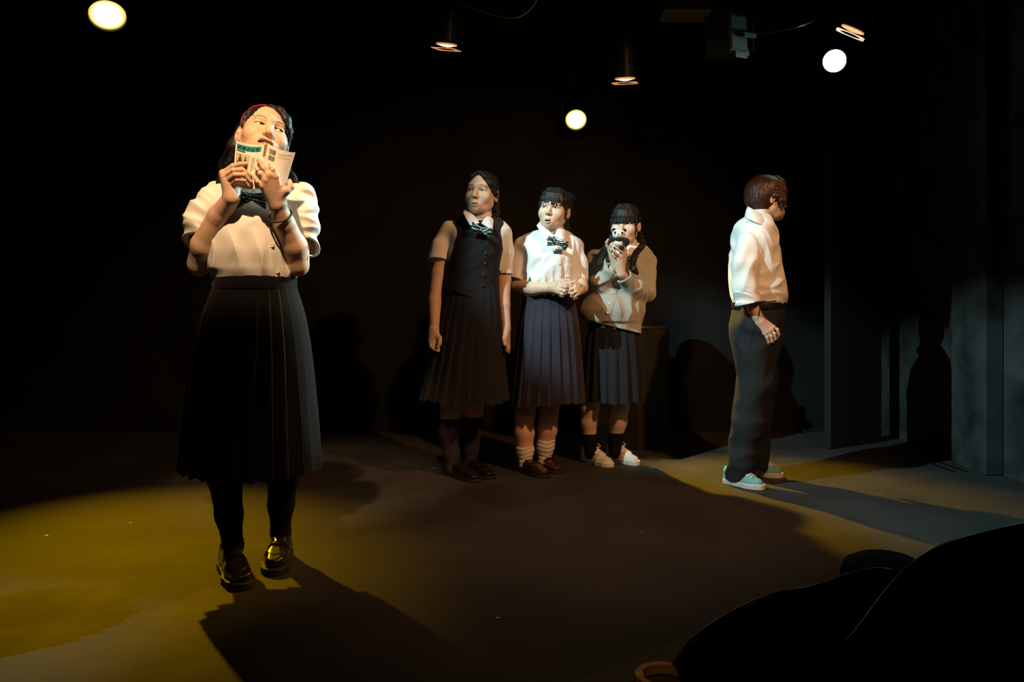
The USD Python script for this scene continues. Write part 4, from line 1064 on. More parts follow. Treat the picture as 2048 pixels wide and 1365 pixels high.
hand(B, q(1012, 660, 0.0), [[q(*p) for p in f] for f in F2], [q(*p) for p in ((1010, 666, -0.02), (1008, 678, -0.045), (1010, 690, -0.055))], 0.0085, 0.025)
legs = [[(925, 660, 0.02), (902, 825, 0.03), (900, 865, 0.065), (903, 905, 0.085), (905, 938, 0.09), (910, 944, 0.07)], [(965, 660, 0.02), (946, 815, 0.08), (946, 855, 0.13), (942, 895, 0.16), (940, 932, 0.17), (945, 938, 0.15)]]
for l in legs: B.chain([q(*p) for p in l], (0.085, 0.056, 0.054, 0.042, 0.030, 0.024), 0.02)
H.S = B
def in_zone(p, g=0.0): return np.any([np.linalg.norm(p - c, axis=1) < r + g for c, r in ((H.c, 0.165 * H.k), (q(872, 682, -0.06), 0.09))], axis=0)
body = join([B.mesh(0.0024, lambda p: in_zone(p)), B.mesh(0.006, lambda p: ~in_zone(p, -0.04))])
obj('body', body[:2], M['skin'], vest_w, normals=body[2], col=H.color(body[0]))
H.parts(vest_w)

S = Shape()                                                             # shirt: yoke and two short sleeves
S.loft(lofter(q, D, [(434, 962, 26, 0.06, 0.02), (446, 960, 52, 0.078, 0.02), (462, 958, 62, 0.10, 0.01), (490, 956, 55, 0.112, 0.0), (540, 950, 49, 0.11, 0.0)]), k=0.02)
for pts, rr, o, ax in (([(902, 460, 0.03), (886, 490, 0.025), (875, 535, 0.02)], (0.052, 0.056, 0.062), (876, 522, 0.02), (-0.12, -0.25, -1)), ([(1006, 472, 0.03), (1009, 505, 0.035), (1009, 560, 0.04)], (0.046, 0.046, 0.045), (1009, 549, 0.04), (0, -0.05, -1))):
    S.piece(sleeve([q(*p) for p in pts], rr, q(*o), ax, fold=folds((9, 9, 4), 0.005, 5, 1.4, 1.0)), 0.03)
shape('shirt', S, 0.0048, M['white_cloth'], vest_w)
VS = Shape()                                                            # vest
VS.loft(lofter(q, D, [(428, 961, 30, 0.064, 0.02), (440, 960, 46, 0.085, 0.018), (462, 958, 54, 0.113, 0.008), (490, 956, 54, 0.126, 0.0), (530, 950, 52, 0.125, 0.0), (560, 945, 53, 0.122, 0.0), (600, 944, 57, 0.130, 0.0), (612, 944, 59, 0.133, 0.0)]), k=0.02)
for x, y, r in ((889, 478, 0.062), (1024, 478, 0.052)): VS.ell(q(x, y, 0.01), (r, 0.2, 0.115), None, 0.006, 's')
nk = Shape(); nk.chain([q(940, 405, -0.12), q(974, 478, -0.15)], (0.03, 0.006), 0.004); nk.chain([q(984, 415, -0.12), q(974, 478, -0.15)], (0.03, 0.006), 0.004); nk.ell(q(962, 425, 0.0), (0.07, 0.14, 0.06))
VS.sub(nk, 0.003)
for (x0, y0), (x1, y1) in (((888, 566), (946, 598)), ((946, 598), (962, 579)), ((962, 579), (980, 601)), ((980, 601), (1000, 572))): pass
lowcut = Shape()
for a, b in (((870, 561), (946, 598)), ((980, 601), (1010, 565))):
    A_, B_ = q(*a), q(*b); d = B_ - A_; nrm = V(-d[2], 0, d[0]); nrm *= -np.sign(nrm[2]); 
    VS.add(lambda p, A_=A_, nrm=nrm / np.linalg.norm(nrm): np.where(p[:, 1] < D + 0.05, (p - A_) @ nrm, -1.0), 0.001, 'i')
notch = Shape(); notch.cone(q(963, 620, -0.13), q(963, 600, -0.13), 0.030, 0.021, 0.0); notch.cone(q(963, 600, -0.13), q(962, 580, -0.13), 0.021, 0.0025, 0.0)
VS.sub(notch, 0.001)
VS.plane(q(945, 606), (0, 0, -1), 0.002)
VS.disp(folds((10, 10, 7), 0.003, 8, 1.3, 1.0, rot((0, 1, 0), 30)), 0.004)
shape('vest', VS, 0.0042, M['navy_cloth'], vest_w)
fw = V(0, 1, 0)
for x, y in ((967, 499), (966, 521), (963, 545), (960, 568)):
    button(vest_w, on(VS, q(x, y, -0.4), fw, 0.6, 0) + V(0, -0.003, 0), -fw, 0.0075, 'dark_button', 0.004)
button(vest_w, on(S, q(966.5, 477.5, -0.4), fw, 0.6, 0) + V(0, -0.003, 0), -fw, 0.005)
for pts in ([(934, 415, -0.045), (959, 447, -0.128), (941, 452, -0.135), (926, 426, -0.09)], [(977, 430, -0.055), (962, 447, -0.128), (984, 462, -0.125), (986, 441, -0.06)]):
    w = [q(*p) for p in pts]
    if pts[0][0] > 960: w = w[::-1]
    obj('collar', patch(*w, (0, -0.012, 0), (8, 8), 0.004)[0], M['white_cloth'], vest_w, smooth=50)
rows = lofter(q, D, [(415, 956, 22.5, 0.062, -0.01), (436, 960, 26, 0.07, 0.0), (452, 962, 28, 0.078, 0.0)])
band(vest_w, 'collar_stand', rows, M['white_cloth'])
bow(vest_w, q(963, 459, -0.155), np.stack([V(0.92, -0.05, -0.32), V(0, -1, 0), V(0.32, 0, 0.92)], 1), 0.058, 0.060, 0.046, (0.012, 0.06, 0.055), (0.55, 0.65, 0.62), droop=(0.0, 0.0), seed=4)
skirt(vest_w, 'skirt', lofter(q, D, [(572, 945, 52, 0.118, 0), (600, 944, 56, 0.125, 0), (650, 940, 64, 0.15, 0.01), (720, 934, 74, 0.175, 0.015), (798, 928, 88, 0.205, 0.02)]), M['navy_cloth'], 22, 0.10, -0.25, 12, 0.02, 0.84, 0.10)
for l in legs:
    S = Shape(); S.chain([q(*p) for p in l], (0.088, 0.058, 0.0565, 0.0445, 0.0335, 0.027), 0.02); S.plane(q(910, 838), (0, 0, 1), 0.002)
    shape('sock', S, 0.005, M['grey_knit'], vest_w)
loafer(vest_w, G(886, 945), G(961, 966), M['black_leather'], width=0.092, thick=0.020)
loafer(vest_w, G(927, 940), G(986, 960), M['black_leather'], width=0.092, thick=0.020)

A = Shape()
A.ell(H.L(0, -0.014, 0.026), V(0.080, 0.094, 0.0835) * H.k, H.R)
A.ell(H.L(0, -0.05, -0.03), V(0.070, 0.058, 0.075) * H.k, H.R, 0.03)
A.ell(H.L(0, 0.104, -0.030), V(0.0625, 0.085, 0.108) * H.k, H.R, 0.008, 's')
for e in (-1, 1):
    A.ell(H.L(e * 0.088, 0.004, -0.026), V(0.020, 0.03, 0.026) * H.k, H.R, 0.008, 's')
    A.chain([H.L(e * 0.006, 0.062, 0.088), H.L(e * 0.034, 0.068, 0.066), H.L(e * 0.057, 0.054, 0.036), H.L(e * 0.070, 0.032, 0.006), H.L(e * 0.076, 0.004, -0.010), H.L(e * 0.072, -0.03, -0.04)], (0.008, 0.010, 0.010, 0.010, 0.010, 0.012), 0.012)
A.chain([H.L(0.05, -0.06, -0.05), H.L(0.055, -0.07, -0.085), H.L(0.06, -0.06, -0.11)], (0.026, 0.022, 0.006), 0.015)
A.ell(H.L(0, -0.10, -0.035), V(0.045, 0.035, 0.045) * H.k, H.R, 0.015)
A.cone(H.L(0, 0.066, 0.094), H.L(0, -0.02, 0.118), 0.0022, 0.003, 0.003, 's')
A.disp(hairgroove(H, 0.0022, 40, 5), 0.004)
shape('hair', A, 0.003, M['hair'], vest_w)

# ------------------------------------------------------------------ the woman in the white blouse, middle of the three
D = 4.45
q = lambda x, y, dy=0.0: P(x, y, D + dy)
white_w = thing('person', 'woman in white blouse and navy skirt, hands held at her waist, middle of the three', 'person', q(1097, 700) * V(1, 1, 0))
H = Head(q(1100.5, 414, -0.11), -20, 2, 7, 1.06, open_eye=0.0056, mouth=0.0042, wide=0.78, smile=-0.001, chubby=1.03, gaze=(-0.12, 1, 0.03), brow_up=0.002)
B = Shape(); H.build(B)
B.cone(H.L(0, -0.020, -0.075), q(1103, 480, 0.02), 0.054, 0.060, 0.02)
B.loft(lofter(q, D, [(462, 1100, 24, 0.05, 0.03), (474, 1097, 48, 0.07, 0.03), (492, 1097, 58, 0.09, 0.02), (520, 1098, 50, 0.11, 0.0), (560, 1098, 46, 0.105, 0.0), (600, 1098, 48, 0.11, 0.0), (650, 1096, 56, 0.12, 0.01)]), k=0.03)
for a, rs in (([(1044, 492, 0.03), (1034, 573, 0.0), (1068, 577, -0.11), (1106, 576, -0.165)], (0.036, 0.038, 0.039, 0.027)), ([(1152, 494, 0.03), (1162, 560, 0.01), (1163, 575, -0.08), (1158, 580, -0.145)], (0.034, 0.034, 0.035, 0.026))):
    B.chain([q(*p) for p in a], rs, 0.012, k0=0.03)
F1 = [[(1122, 567, -0.185), (1132, 568.5, -0.2), (1134.5, 575, -0.195), (1128, 577, -0.185)], [(1123, 573, -0.195), (1132, 575, -0.212), (1133.5, 581, -0.205), (1127, 582, -0.19)],
      [(1121, 580, -0.197), (1129, 583, -0.212), (1130, 588, -0.205), (1124, 587, -0.19)], [(1118, 585, -0.192), (1124, 589, -0.205), (1125, 593, -0.198), (1119, 591, -0.185)]]
hand(B, q(1104, 575, -0.165), [[q(*p) for p in f] for f in F1], [q(*p) for p in ((1112, 569, -0.175), (1122, 563, -0.178), (1130, 562, -0.19), (1136, 565, -0.195))], 0.0086, 0.026)
F2 = [[(1149, 572, -0.185), (1141, 573, -0.2), (1138.5, 579, -0.195), (1144, 580, -0.185)], [(1150, 577, -0.195), (1141, 580, -0.21), (1139, 586, -0.205), (1146, 586, -0.19)],
      [(1152, 583, -0.197), (1144, 588, -0.21), (1143, 593, -0.203), (1149, 592, -0.19)], [(1156, 588, -0.192), (1149, 594, -0.203), (1148, 598, -0.195), (1154, 596, -0.18)]]
hand(B, q(1159, 579, -0.155), [[q(*p) for p in f] for f in F2], [q(*p) for p in ((1156, 570, -0.17), (1148, 566, -0.18), (1142, 567, -0.195), (1137, 570, -0.2))], 0.0086, 0.026)
legs = [[(1075, 660, 0.02), (1050, 830, 0.0), (1049, 865, 0.0), (1050, 900, 0.0), (1051, 930, -0.01), (1056, 937, -0.02)], [(1120, 660, 0.02), (1097, 825, 0.04), (1095, 858, 0.06), (1091, 893, 0.07), (1089, 922, 0.07), (1092, 928, 0.06)]]
for l in legs: B.chain([q(*p) for p in l], (0.085, 0.054, 0.054, 0.044, 0.030, 0.024), 0.02)
H.S = B
def in_zone(p, g=0.0): return np.any([np.linalg.norm(p - c, axis=1) < r + g for c, r in ((H.c, 0.165 * H.k), (q(1122, 577, -0.185), 0.075), (q(1150, 582, -0.185), 0.075))], axis=0)
body = join([B.mesh(0.0024, lambda p: in_zone(p)), B.mesh(0.006, lambda p: ~in_zone(p, -0.04))])
obj('body', body[:2], M['skin'], white_w, normals=body[2], col=H.color(body[0]))
H.parts(white_w)
S = Shape()
S.loft(lofter(q, D, [(460, 1101, 27, 0.062, 0.02), (473, 1098, 51, 0.085, 0.02), (492, 1097, 60, 0.11, 0.01), (520, 1099, 54, 0.135, -0.005), (555, 1099, 52, 0.135, -0.005), (580, 1098, 52, 0.125, 0.0), (592, 1098, 50, 0.115, 0.0), (600, 1098, 49, 0.11, 0.0)]), k=0.02)
S.disp(folds((8, 8, 5), 0.006, 6, 1.3, 1.0, rot((0, 1, 0), 35)), 0.008)
S.disp(folds((17, 17, 6), 0.003, 2, 1.8, 1.2, rot((0, 1, 0), 20)), 0.005)
S.disp(lambda p: -0.012 * np.clip((p[:, 2] - EYE - 0.01) / 0.03, 0, 1) * np.clip((EYE + 0.20 - p[:, 2]) / 0.14, 0, 1) * (1.1 - 1.2 * ridges(15, 3, 1)(p)), 0.010)
for pts, rr, o, ax in (([(1044, 494, 0.03), (1036, 530, 0.02), (1034, 590, 0.0)], (0.052, 0.062, 0.066), (1034, 563, 0.0), (-0.25, -0.3, -1)), ([(1150, 495, 0.03), (1154, 528, 0.02), (1156, 585, 0.01)], (0.050, 0.056, 0.058), (1156, 562, 0.0), (0.15, -0.3, -1))):
    S.piece(sleeve([q(*p) for p in pts], rr, q(*o), ax, fold=folds((11, 11, 6), 0.006, 4, 1.4, 1.0)), 0.03)
S.plane(q(1098, 600), (0, 0, -1), 0.002)
shape('blouse', S, 0.0045, M['white_cloth'], white_w)
fw = V(0, 1, 0)
obj('placket', placket(S, [q(1121, 500, -0.4), q(1124, 530, -0.4), q(1126, 560, -0.4), q(1127, 590, -0.4)], 0.026), M['white_cloth'], white_w, smooth=50)
for x, y in ((1124.5, 523), (1126, 548)): button(white_w, on(S, q(x, y, -0.4), fw, 0.6, 0) + V(0, -0.004, 0), -fw, 0.006)
pk = onto(S, [[q(1139 + 15 * u, 526 + 26 * v, -0.4) for u in np.linspace(0, 1, 8)] for v in np.linspace(1, 0, 10)], fw) + V(0, -0.002, 0)
obj('chest_pocket', grid_solid(pk, 0.003), M['white_cloth'], white_w, smooth=50)
for pts in ([(1080, 444, -0.04), (1108, 474, -0.135), (1092, 479, -0.14), (1073, 452, -0.085)], [(1117, 452, -0.07), (1109, 474, -0.135), (1127, 480, -0.135), (1129, 463, -0.075)]):
    w = [q(*p) for p in pts]
    if pts[0][0] > 1100: w = w[::-1]
    obj('collar', patch(*w, (0, -0.014, 0), (8, 8), 0.004)[0], M['white_cloth'], white_w, smooth=50)
band(white_w, 'collar_stand', lofter(q, D, [(446, 1101, 23, 0.062, -0.01), (462, 1103, 26, 0.072, 0.0), (476, 1103, 28, 0.08, 0.0)]), M['white_cloth'])
bow(white_w, q(1115, 486, -0.165), np.stack([V(0.93, 0, -0.28), V(0, -1, 0), V(0.28, 0, 0.93)], 1), 0.058, 0.062, 0.052, (0.012, 0.045, 0.05), (0.55, 0.65, 0.65), seed=2)
skirt(white_w, 'skirt', lofter(q, D, [(590, 1098, 51, 0.12, 0), (610, 1098, 53, 0.128, 0), (650, 1097, 60, 0.15, 0.0), (720, 1096, 67, 0.17, 0.01), (804, 1094, 74, 0.20, 0.01)]), M['navy_light'], 22, 0.10, -0.1, 21, 0.015, 0.84, 0.06)
band(white_w, 'waistband', lofter(q, D, [(586, 1098, 51.5, 0.121, 0), (589, 1098, 52.5, 0.124, 0), (598, 1098, 53, 0.126, 0), (601, 1098, 52, 0.124, 0)]), M['navy_light'])
for l, y in zip(legs, (893, 884)):
    S = Shape(); S.chain([q(*p) for p in l], (0.088, 0.058, 0.0565, 0.0475, 0.0335, 0.027), 0.02); S.plane(q(1070, y), (0, 0, 1), 0.002)
    S.disp(lambda p: 0.0010 * np.sin(p[:, 2] * 260 + 2 * np.sin(p[:, 0] * 40)), 0.003)
    shape('sock', S, 0.0045, M['white_knit'], white_w)
loafer(white_w, G(1032, 939), G(1096, 957), M['brown_leather'], width=0.092, thick=0.018)
loafer(white_w, G(1077, 931), G(1118, 949), M['brown_leather'], width=0.092, thick=0.018)
A = Shape()
A.ell(H.L(0, -0.014, 0.028), V(0.082, 0.095, 0.086) * H.k, H.R)
A.ell(H.L(0, -0.05, -0.03), V(0.072, 0.058, 0.075) * H.k, H.R, 0.03)
A.ell(H.L(0, 0.104, -0.036), V(0.0625, 0.085, 0.108) * H.k, H.R, 0.008, 's')
for e in (-1, 1):
    A.ell(H.L(e * 0.090, 0.004, -0.02), V(0.022, 0.028, 0.032) * H.k, H.R, 0.006, 's')
    A.chain([H.L(e * 0.062, 0.040, 0.05), H.L(e * 0.071, 0.030, 0.015), H.L(e * 0.0735, 0.022, -0.02), H.L(e * 0.070, 0.026, -0.055)], (0.010, 0.007, 0.005, 0.001), 0.008)
rs = np.random.RandomState(7)
for k in range(21):                                                    # the fringe, lock by lock
    x = (k - 10) / 10.0; j = rs.uniform(-1, 1, 3)
    A.chain([H.L(0.030 * x, 0.046, 0.096), H.L(0.047 * x + .002 * j[0], 0.075 - 0.016 * x * x, 0.070), H.L(0.056 * x + .003 * j[1], 0.0870 - 0.026 * x * x, 0.038), H.L(0.059 * x + .006 * j[2], 0.0905 - 0.029 * x * x, 0.015 + 0.008 * j[0] - 0.004 * abs(x))], (0.008, 0.0062, 0.0052, 0.0032), 0.004)
A.ell(H.L(0.0, -0.105, 0.02), V(0.045, 0.035, 0.045) * H.k, H.R, 0.015)
A.chain([H.L(0.03, -0.09, -0.04), H.L(0.045, -0.10, -0.09), H.L(0.05, -0.09, -0.14)], (0.03, 0.025, 0.006), 0.015)
A.disp(hairgroove(H, 0.0022, 44, 9), 0.004)
shape('hair', A, 0.0024, M['hair'], white_w)
for k in range(26):
    a, t = rs.uniform(0, 2 * math.pi), rs.uniform(-1, 1, 6)
    e = 1 if t[5] > -0.2 else -1
    p0 = H.L(e * (0.06 + .01 * t[0]), -0.02 + .04 * t[1], 0.075 + .02 * t[2]); p1 = H.L(e * (0.080 + .004 * t[3]), -0.02 + .05 * t[1], 0.04 + .05 * t[2]); p2 = H.L(e * (0.080 + .008 * t[4]), -0.01 + .06 * t[1], 0.0 + .05 * t[2])
    obj('loose_strand', tube(bezier([p0, p1, p2], 10), np.linspace(0.0009, 0.0004, 10), 5), M['hair'], white_w, smooth=True)

# ------------------------------------------------------------------ the girl in the cardigan, hiding behind a toy
D = 4.64
q = lambda x, y, dy=0.0: P(x, y, D + dy)
card = thing('person', 'girl in beige cardigan with two braids holding a plush panda to her face', 'person', q(1230, 700) * V(1, 1, 0))
H = Head(q(1244.5, 447, -0.13), -22, -3, 2, 1.03, open_eye=0.0036, mouth=0.0, wide=0.95, chubby=1.03, gaze=(-0.1, 1, 0.0))
B = Shape(); H.build(B)
B.cone(H.L(0, -0.022, -0.075), q(1253, 512, 0.02), 0.050, 0.056, 0.02)
B.loft(lofter(q, D, [(490, 1252, 24, 0.05, 0.03), (500, 1248, 46, 0.07, 0.03), (520, 1245, 56, 0.09, 0.02), (550, 1240, 50, 0.10, 0.0), (600, 1232, 46, 0.10, 0.0), (650, 1228, 46, 0.115, 0.0), (690, 1226, 50, 0.12, 0.0)]), k=0.03)
for a in ([(1190, 516, 0.02), (1185, 580, -0.03), (1207, 560, -0.12), (1230, 534, -0.18)], [(1296, 520, 0.02), (1288, 588, -0.03), (1265, 572, -0.12), (1242, 548, -0.20)]):
    B.chain([q(*p) for p in a], (0.035, 0.034, 0.032, 0.025), 0.012, k0=0.03)
FL = [[(1219, 501, -0.215), (1214, 492, -0.228), (1213, 485, -0.240), (1216, 480, -0.248)], [(1222, 504, -0.222), (1219, 497, -0.245), (1222, 490, -0.262), (1226, 486, -0.268)],
      [(1226, 508, -0.225), (1223, 501, -0.25), (1226, 494, -0.265), (1229, 490, -0.27)], [(1230, 512, -0.22), (1228, 506, -0.245), (1231, 500, -0.258), (1233, 497, -0.26)]]
hand(B, q(1231, 530, -0.19), [[q(*p) for p in f] for f in FL], [q(*p) for p in ((1228, 520, -0.195), (1222, 508, -0.19), (1219, 498, -0.195), (1221, 491, -0.2))], 0.0078, 0.0235)
FR = [[(1248, 505, -0.225), (1247, 496, -0.245), (1241, 491, -0.258), (1236, 489, -0.262)], [(1244, 510, -0.235), (1240, 502, -0.258), (1234, 497, -0.268), (1230, 493, -0.272)],
      [(1239, 515, -0.237), (1233, 508, -0.258), (1229, 503, -0.266), (1226, 499, -0.268)], [(1235, 520, -0.23), (1229, 514, -0.248), (1226, 510, -0.253), (1225, 507, -0.253)]]
hand(B, q(1242, 540, -0.205), [[q(*p) for p in f] for f in FR], [q(*p) for p in ((1245, 524, -0.205), (1250, 511, -0.21), (1251, 501, -0.218), (1249, 495, -0.228))], 0.0078, 0.0235)
legs = [[(1205, 690, 0.02), (1180, 815, 0.0), (1178, 845, 0.02), (1179, 880, 0.03), (1182, 906, 0.035), (1187, 912, 0.03)], [(1255, 690, 0.02), (1240, 815, 0.03), (1236, 845, 0.05), (1231, 880, 0.07), (1230, 903, 0.07), (1235, 909, 0.07)]]
for l in legs: B.chain([q(*p) for p in l], (0.08, 0.052, 0.049, 0.038, 0.030, 0.024), 0.02)
H.S = B
def in_zone(p, g=0.0): return np.any([np.linalg.norm(p - c, axis=1) < r + g for c, r in ((H.c, 0.16 * H.k), (q(1228, 505, -0.225), 0.09))], axis=0)
body = join([B.mesh(0.0024, lambda p: in_zone(p)), B.mesh(0.006, lambda p: ~in_zone(p, -0.04))])
obj('body', body[:2], M['skin'], card, normals=body[2], col=H.color(body[0], np.broadcast_to(V(0.72, 0.50, 0.39), body[0].shape).copy()))
H.parts(card)
M['cardigan'] = mat('beige_knit', (0.40, 0.375, 0.32), 0.95, 0.1, var=0.08, scale=300, bump=0.5, bscale=600, sheen=0.3)
S = Shape()
S.loft(lofter(q, D, [(486, 1252, 28, 0.062, 0.02), (498, 1248, 48, 0.085, 0.02), (515, 1246, 57, 0.11, 0.01), (550, 1240, 54, 0.125, 0.0), (590, 1230, 56, 0.135, -0.01), (622, 1224, 62, 0.15, -0.015), (640, 1224, 60, 0.148, -0.01), (648, 1225, 57, 0.137, -0.005), (668, 1226, 58, 0.138, 0)]), k=0.02)
S.disp(folds((8, 8, 6), 0.008, 9, 1.3, 1.0, rot((0, 1, 0), -30)), 0.010)
S.disp(lambda p: -0.010 * np.clip((p[:, 2] - EYE + 0.11) / 0.04, 0, 1) * np.clip((EYE + 0.12 - p[:, 2]) / 0.14, 0, 1) * (1.1 - 1.2 * ridges(11, 3, 4)(p)), 0.010)
for pts, rr, o, ax in (([(1190, 517, 0.02), (1181, 575, -0.03), (1202, 564, -0.115), (1224, 541, -0.17), (1234, 528, -0.20)], (0.048, 0.052, 0.050, 0.043, 0.040), (1226, 538, -0.175), (0.55, -0.45, 0.62)),
                       ([(1296, 521, 0.02), (1292, 584, -0.03), (1270, 577, -0.115), (1249, 556, -0.18), (1238, 541, -0.22)], (0.048, 0.052, 0.050, 0.043, 0.040), (1246, 553, -0.185), (-0.55, -0.45, 0.62))):
    S.piece(sleeve([q(*p) for p in pts], rr, q(*o), ax, fold=folds((13, 13, 13), 0.006, 2, 1.2, 1.0), wall=0.009), 0.03)
nk = Shape(); nk.chain([q(1240, 470, -0.14), q(1252, 545, -0.16)], (0.055, 0.008), 0.01); nk.chain([q(1272, 475, -0.12), q(1252, 545, -0.16)], (0.045, 0.008), 0.01); nk.ell(q(1256, 484, -0.02), (0.07, 0.15, 0.05))
S.sub(nk, 0.004)
slit = Shape(); slit.cone(q(1214, 672, -0.14), q(1222, 645, -0.16), 0.02, 0.002, 0)
S.sub(slit, 0.002)
S.add(lambda p: ((p - q(1170, 640)) @ V(-0.25, 0, -1)), 0.003, 'i'); S.plane(q(1226, 667), (0, 0, -1), 0.003)
shape('cardigan', S, 0.0044, M['cardigan'], card)
fw = V(0, 1, 0)
W = Shape(); W.loft(lofter(q, D, [(488, 1253, 27, 0.058, 0.02), (498, 1249, 44, 0.078, 0.02), (520, 1246, 50, 0.098, 0.01), (560, 1240, 46, 0.11, 0.0)]), k=0.02)
shape('shirt', W, 0.006, M['white_cloth'], card)
obj('button_band', placket(S, [q(1252, 548, -0.4), q(1238, 590, -0.4), q(1230, 620, -0.4), q(1224, 645, -0.4)], 0.030), M['cardigan'], card, smooth=50)
for x, y in ((1237, 585), (1229, 607), (1225, 627)): button(card, on(S, q(x, y, -0.4), fw, 0.6, 0) + V(0, -0.005, 0), -fw, 0.0075)
for x, y in ((1206, 653), (1229, 657)): button(card, on(S, q(x, y, -0.4), fw, 0.6, 0) + V(0, -0.003, 0), -fw, 0.006, 'dark_button')
for pts in ([(1258, 488, -0.09), (1249, 505, -0.135), (1262, 512, -0.14), (1274, 494, -0.09)], [(1238, 488, -0.08), (1248, 505, -0.135), (1238, 512, -0.14), (1230, 496, -0.10)]):
    w = [q(*p) for p in pts]
    if pts[0][0] > 1250: w = w[::-1]
    obj('collar', patch(*w, (0, -0.012, 0), (8, 8), 0.004)[0], M['white_cloth'], card, smooth=50)
band(card, 'collar_stand', lofter(q, D, [(480, 1252, 21, 0.06, -0.005), (492, 1253, 23, 0.066, 0.0), (502, 1253, 25, 0.07, 0.0)]), M['white_cloth'])
bow(card, q(1253, 517, -0.15), np.stack([V(0.97, 0, -0.2), V(0, -1, 0), V(0.2, 0, 0.97)], 1), 0.045, 0.05, 0.046, (0.012, 0.03, 0.032), (0.5, 0.52, 0.5), seed=3)
skirt(card, 'skirt', lofter(q, D, [(636, 1226, 46, 0.118, 0), (680, 1227, 53, 0.135, 0), (740, 1227, 57, 0.15, 0.0), (801, 1227, 59, 0.165, 0.0)]), M['navy_cloth'], 16, 0.17, 0.1, 31, 0.012, 0.72, 0.04)
for l in legs:
    S = Shape(); S.chain([q(*p) for p in l], (0.083, 0.055, 0.052, 0.0415, 0.0335, 0.027), 0.02); S.plane(q(1200, 869), (0, 0, 1), 0.002)
    shape('sock', S, 0.0045, M['black_knit'], card)
sneaker(card, G(1165, 919), G(1224, 937), M['canvas_white'], M['sole_white'], M['white_cloth'], width=0.093)
sneaker(card, G(1214, 916), G(1277, 933), M['canvas_white'], M['sole_white'], M['white_cloth'], width=0.093)
A = Shape()
A.ell(H.L(0, -0.014, 0.028), V(0.083, 0.096, 0.087) * H.k, H.R)
A.ell(H.L(0, -0.05, -0.03), V(0.072, 0.058, 0.075) * H.k, H.R, 0.03)
A.ell(H.L(0, 0.106, -0.052), V(0.0625, 0.085, 0.108) * H.k, H.R, 0.008, 's')
for e in (-1, 1):
    A.ell(H.L(e * 0.090, 0.004, -0.02), V(0.022, 0.028, 0.032) * H.k, H.R, 0.006, 's')
    A.chain([H.L(e * 0.060, 0.044, 0.05), H.L(e * 0.068, 0.042, 0.015), H.L(e * 0.069, 0.040, -0.03), H.L(e * 0.066, 0.042, -0.070)], (0.010, 0.008, 0.006, 0.001), 0.008)
rs = np.random.RandomState(17)
for k in range(19):
    x = (k - 9) / 9.0; j = rs.uniform(-1, 1, 3)
    A.chain([H.L(0.028 * x, 0.050, 0.098), H.L(0.047 * x + .001 * j[0], 0.079 - 0.016 * x * x, 0.070), H.L(0.057 * x + .002 * j[1], 0.0900 - 0.027 * x * x, 0.038), H.L(0.060 * x + .002 * j[2], 0.0945 - 0.031 * x * x, 0.0015 + 0.003 * j[0])], (0.010, 0.0075, 0.0062, 0.0026), 0.004)
A.disp(hairgroove(H, 0.0020, 44, 12), 0.004)
shape('hair', A, 0.0025, M['hair'], card)
for pts, r in (([H.L(0.066, -0.035, -0.045), q(1285, 487, -0.03), q(1277, 500, -0.12), q(1268, 517, -0.165), q(1266, 528, -0.175), q(1276, 549, -0.165)], 0.015), ([H.L(-0.066, -0.035, -0.045), q(1213, 492, -0.02), q(1207, 508, -0.115), q(1202, 522, -0.16), q(1199, 540, -0.17)], 0.014)):
    c = bezier(pts, 60); n = len(c); S = Shape(); t = np.arange(n) / n
    for k in range(3):
        ph = t * 34 + k * 2 * math.pi / 3
        w = 0.65 * r * np.minimum(1, (1 - t) * 5 + .25)
        o = np.stack([np.sin(ph) * w, np.sin(2 * ph) * w * 0.5 - 0, 0 * ph], 1)
        S.chain((c + o)[::2], np.interp(t[::2], [0, 0.75, 0.82, 0.9, 1], [0.72 * r, 0.66 * r, 0.55 * r, 0.9 * r, 0.2 * r]), 0.003)
    S.disp(lambda p: 0.0008 * np.sin(p[:, 0] * 900 + p[:, 2] * 700), 0.002)
    shape('braid', S, 0.003, M['hair'], card)
    e = c[int(n * 0.8)]
    obj('braid_band', lathe([(1e-4, 0.006), (0.8 * r, 0.005), (0.92 * r, 0), (0.8 * r, -0.005), (1e-4, -0.006)], e, c[int(n * .8) + 1] - e, 16), M['rubber'], card, smooth=True)

# the plush panda in her hands
pc = q(1238, 480, -0.24)
toy = thing('plush_toy', 'small black and white plush panda held up before the cardigan girl\'s face', 'plush toy', pc)
M['plush_w'] = mat('white_plush', (0.72, 0.70, 0.66), 1.0, 0.1, bump=0.7, scale=300, bscale=500, sheen=0.5); M['plush_b'] = mat('black_plush', (0.012, 0.012, 0.013), 1.0, 0.1, bump=0.7, scale=300, bscale=500, sheen=0.2)
M['plush_red'] = mat('red_felt', (0.55, 0.06, 0.05), 0.9)
R = head_frame(-12, -4, 3); L = lambda x, y, z: q(1238, 469, -0.245) + R @ V(x, y, z) * 0.86
S = Shape(); S.ell(L(0, 0, 0), V(0.043, 0.036, 0.034) * 0.86, R); S.ell(L(0, 0.028, -0.006), V(0.017, 0.014, 0.012) * 0.86, R, 0.012)
shape('head', S, 0.0028, M['plush_w'], toy)
S = Shape(); S.ell(L(-0.001, -0.002, -0.058), V(0.034, 0.030, 0.036) * 0.86, R); shape('belly', S, 0.0028, M['plush_w'], toy)
S = Shape(); S.chain([L(-0.036, 0.004, -0.032), L(0, 0.017, -0.032), L(0.036, 0.004, -0.034)], (0.011, 0.012, 0.011), 0.01); shape('chest_stripe', S, 0.003, M['plush_b'], toy)
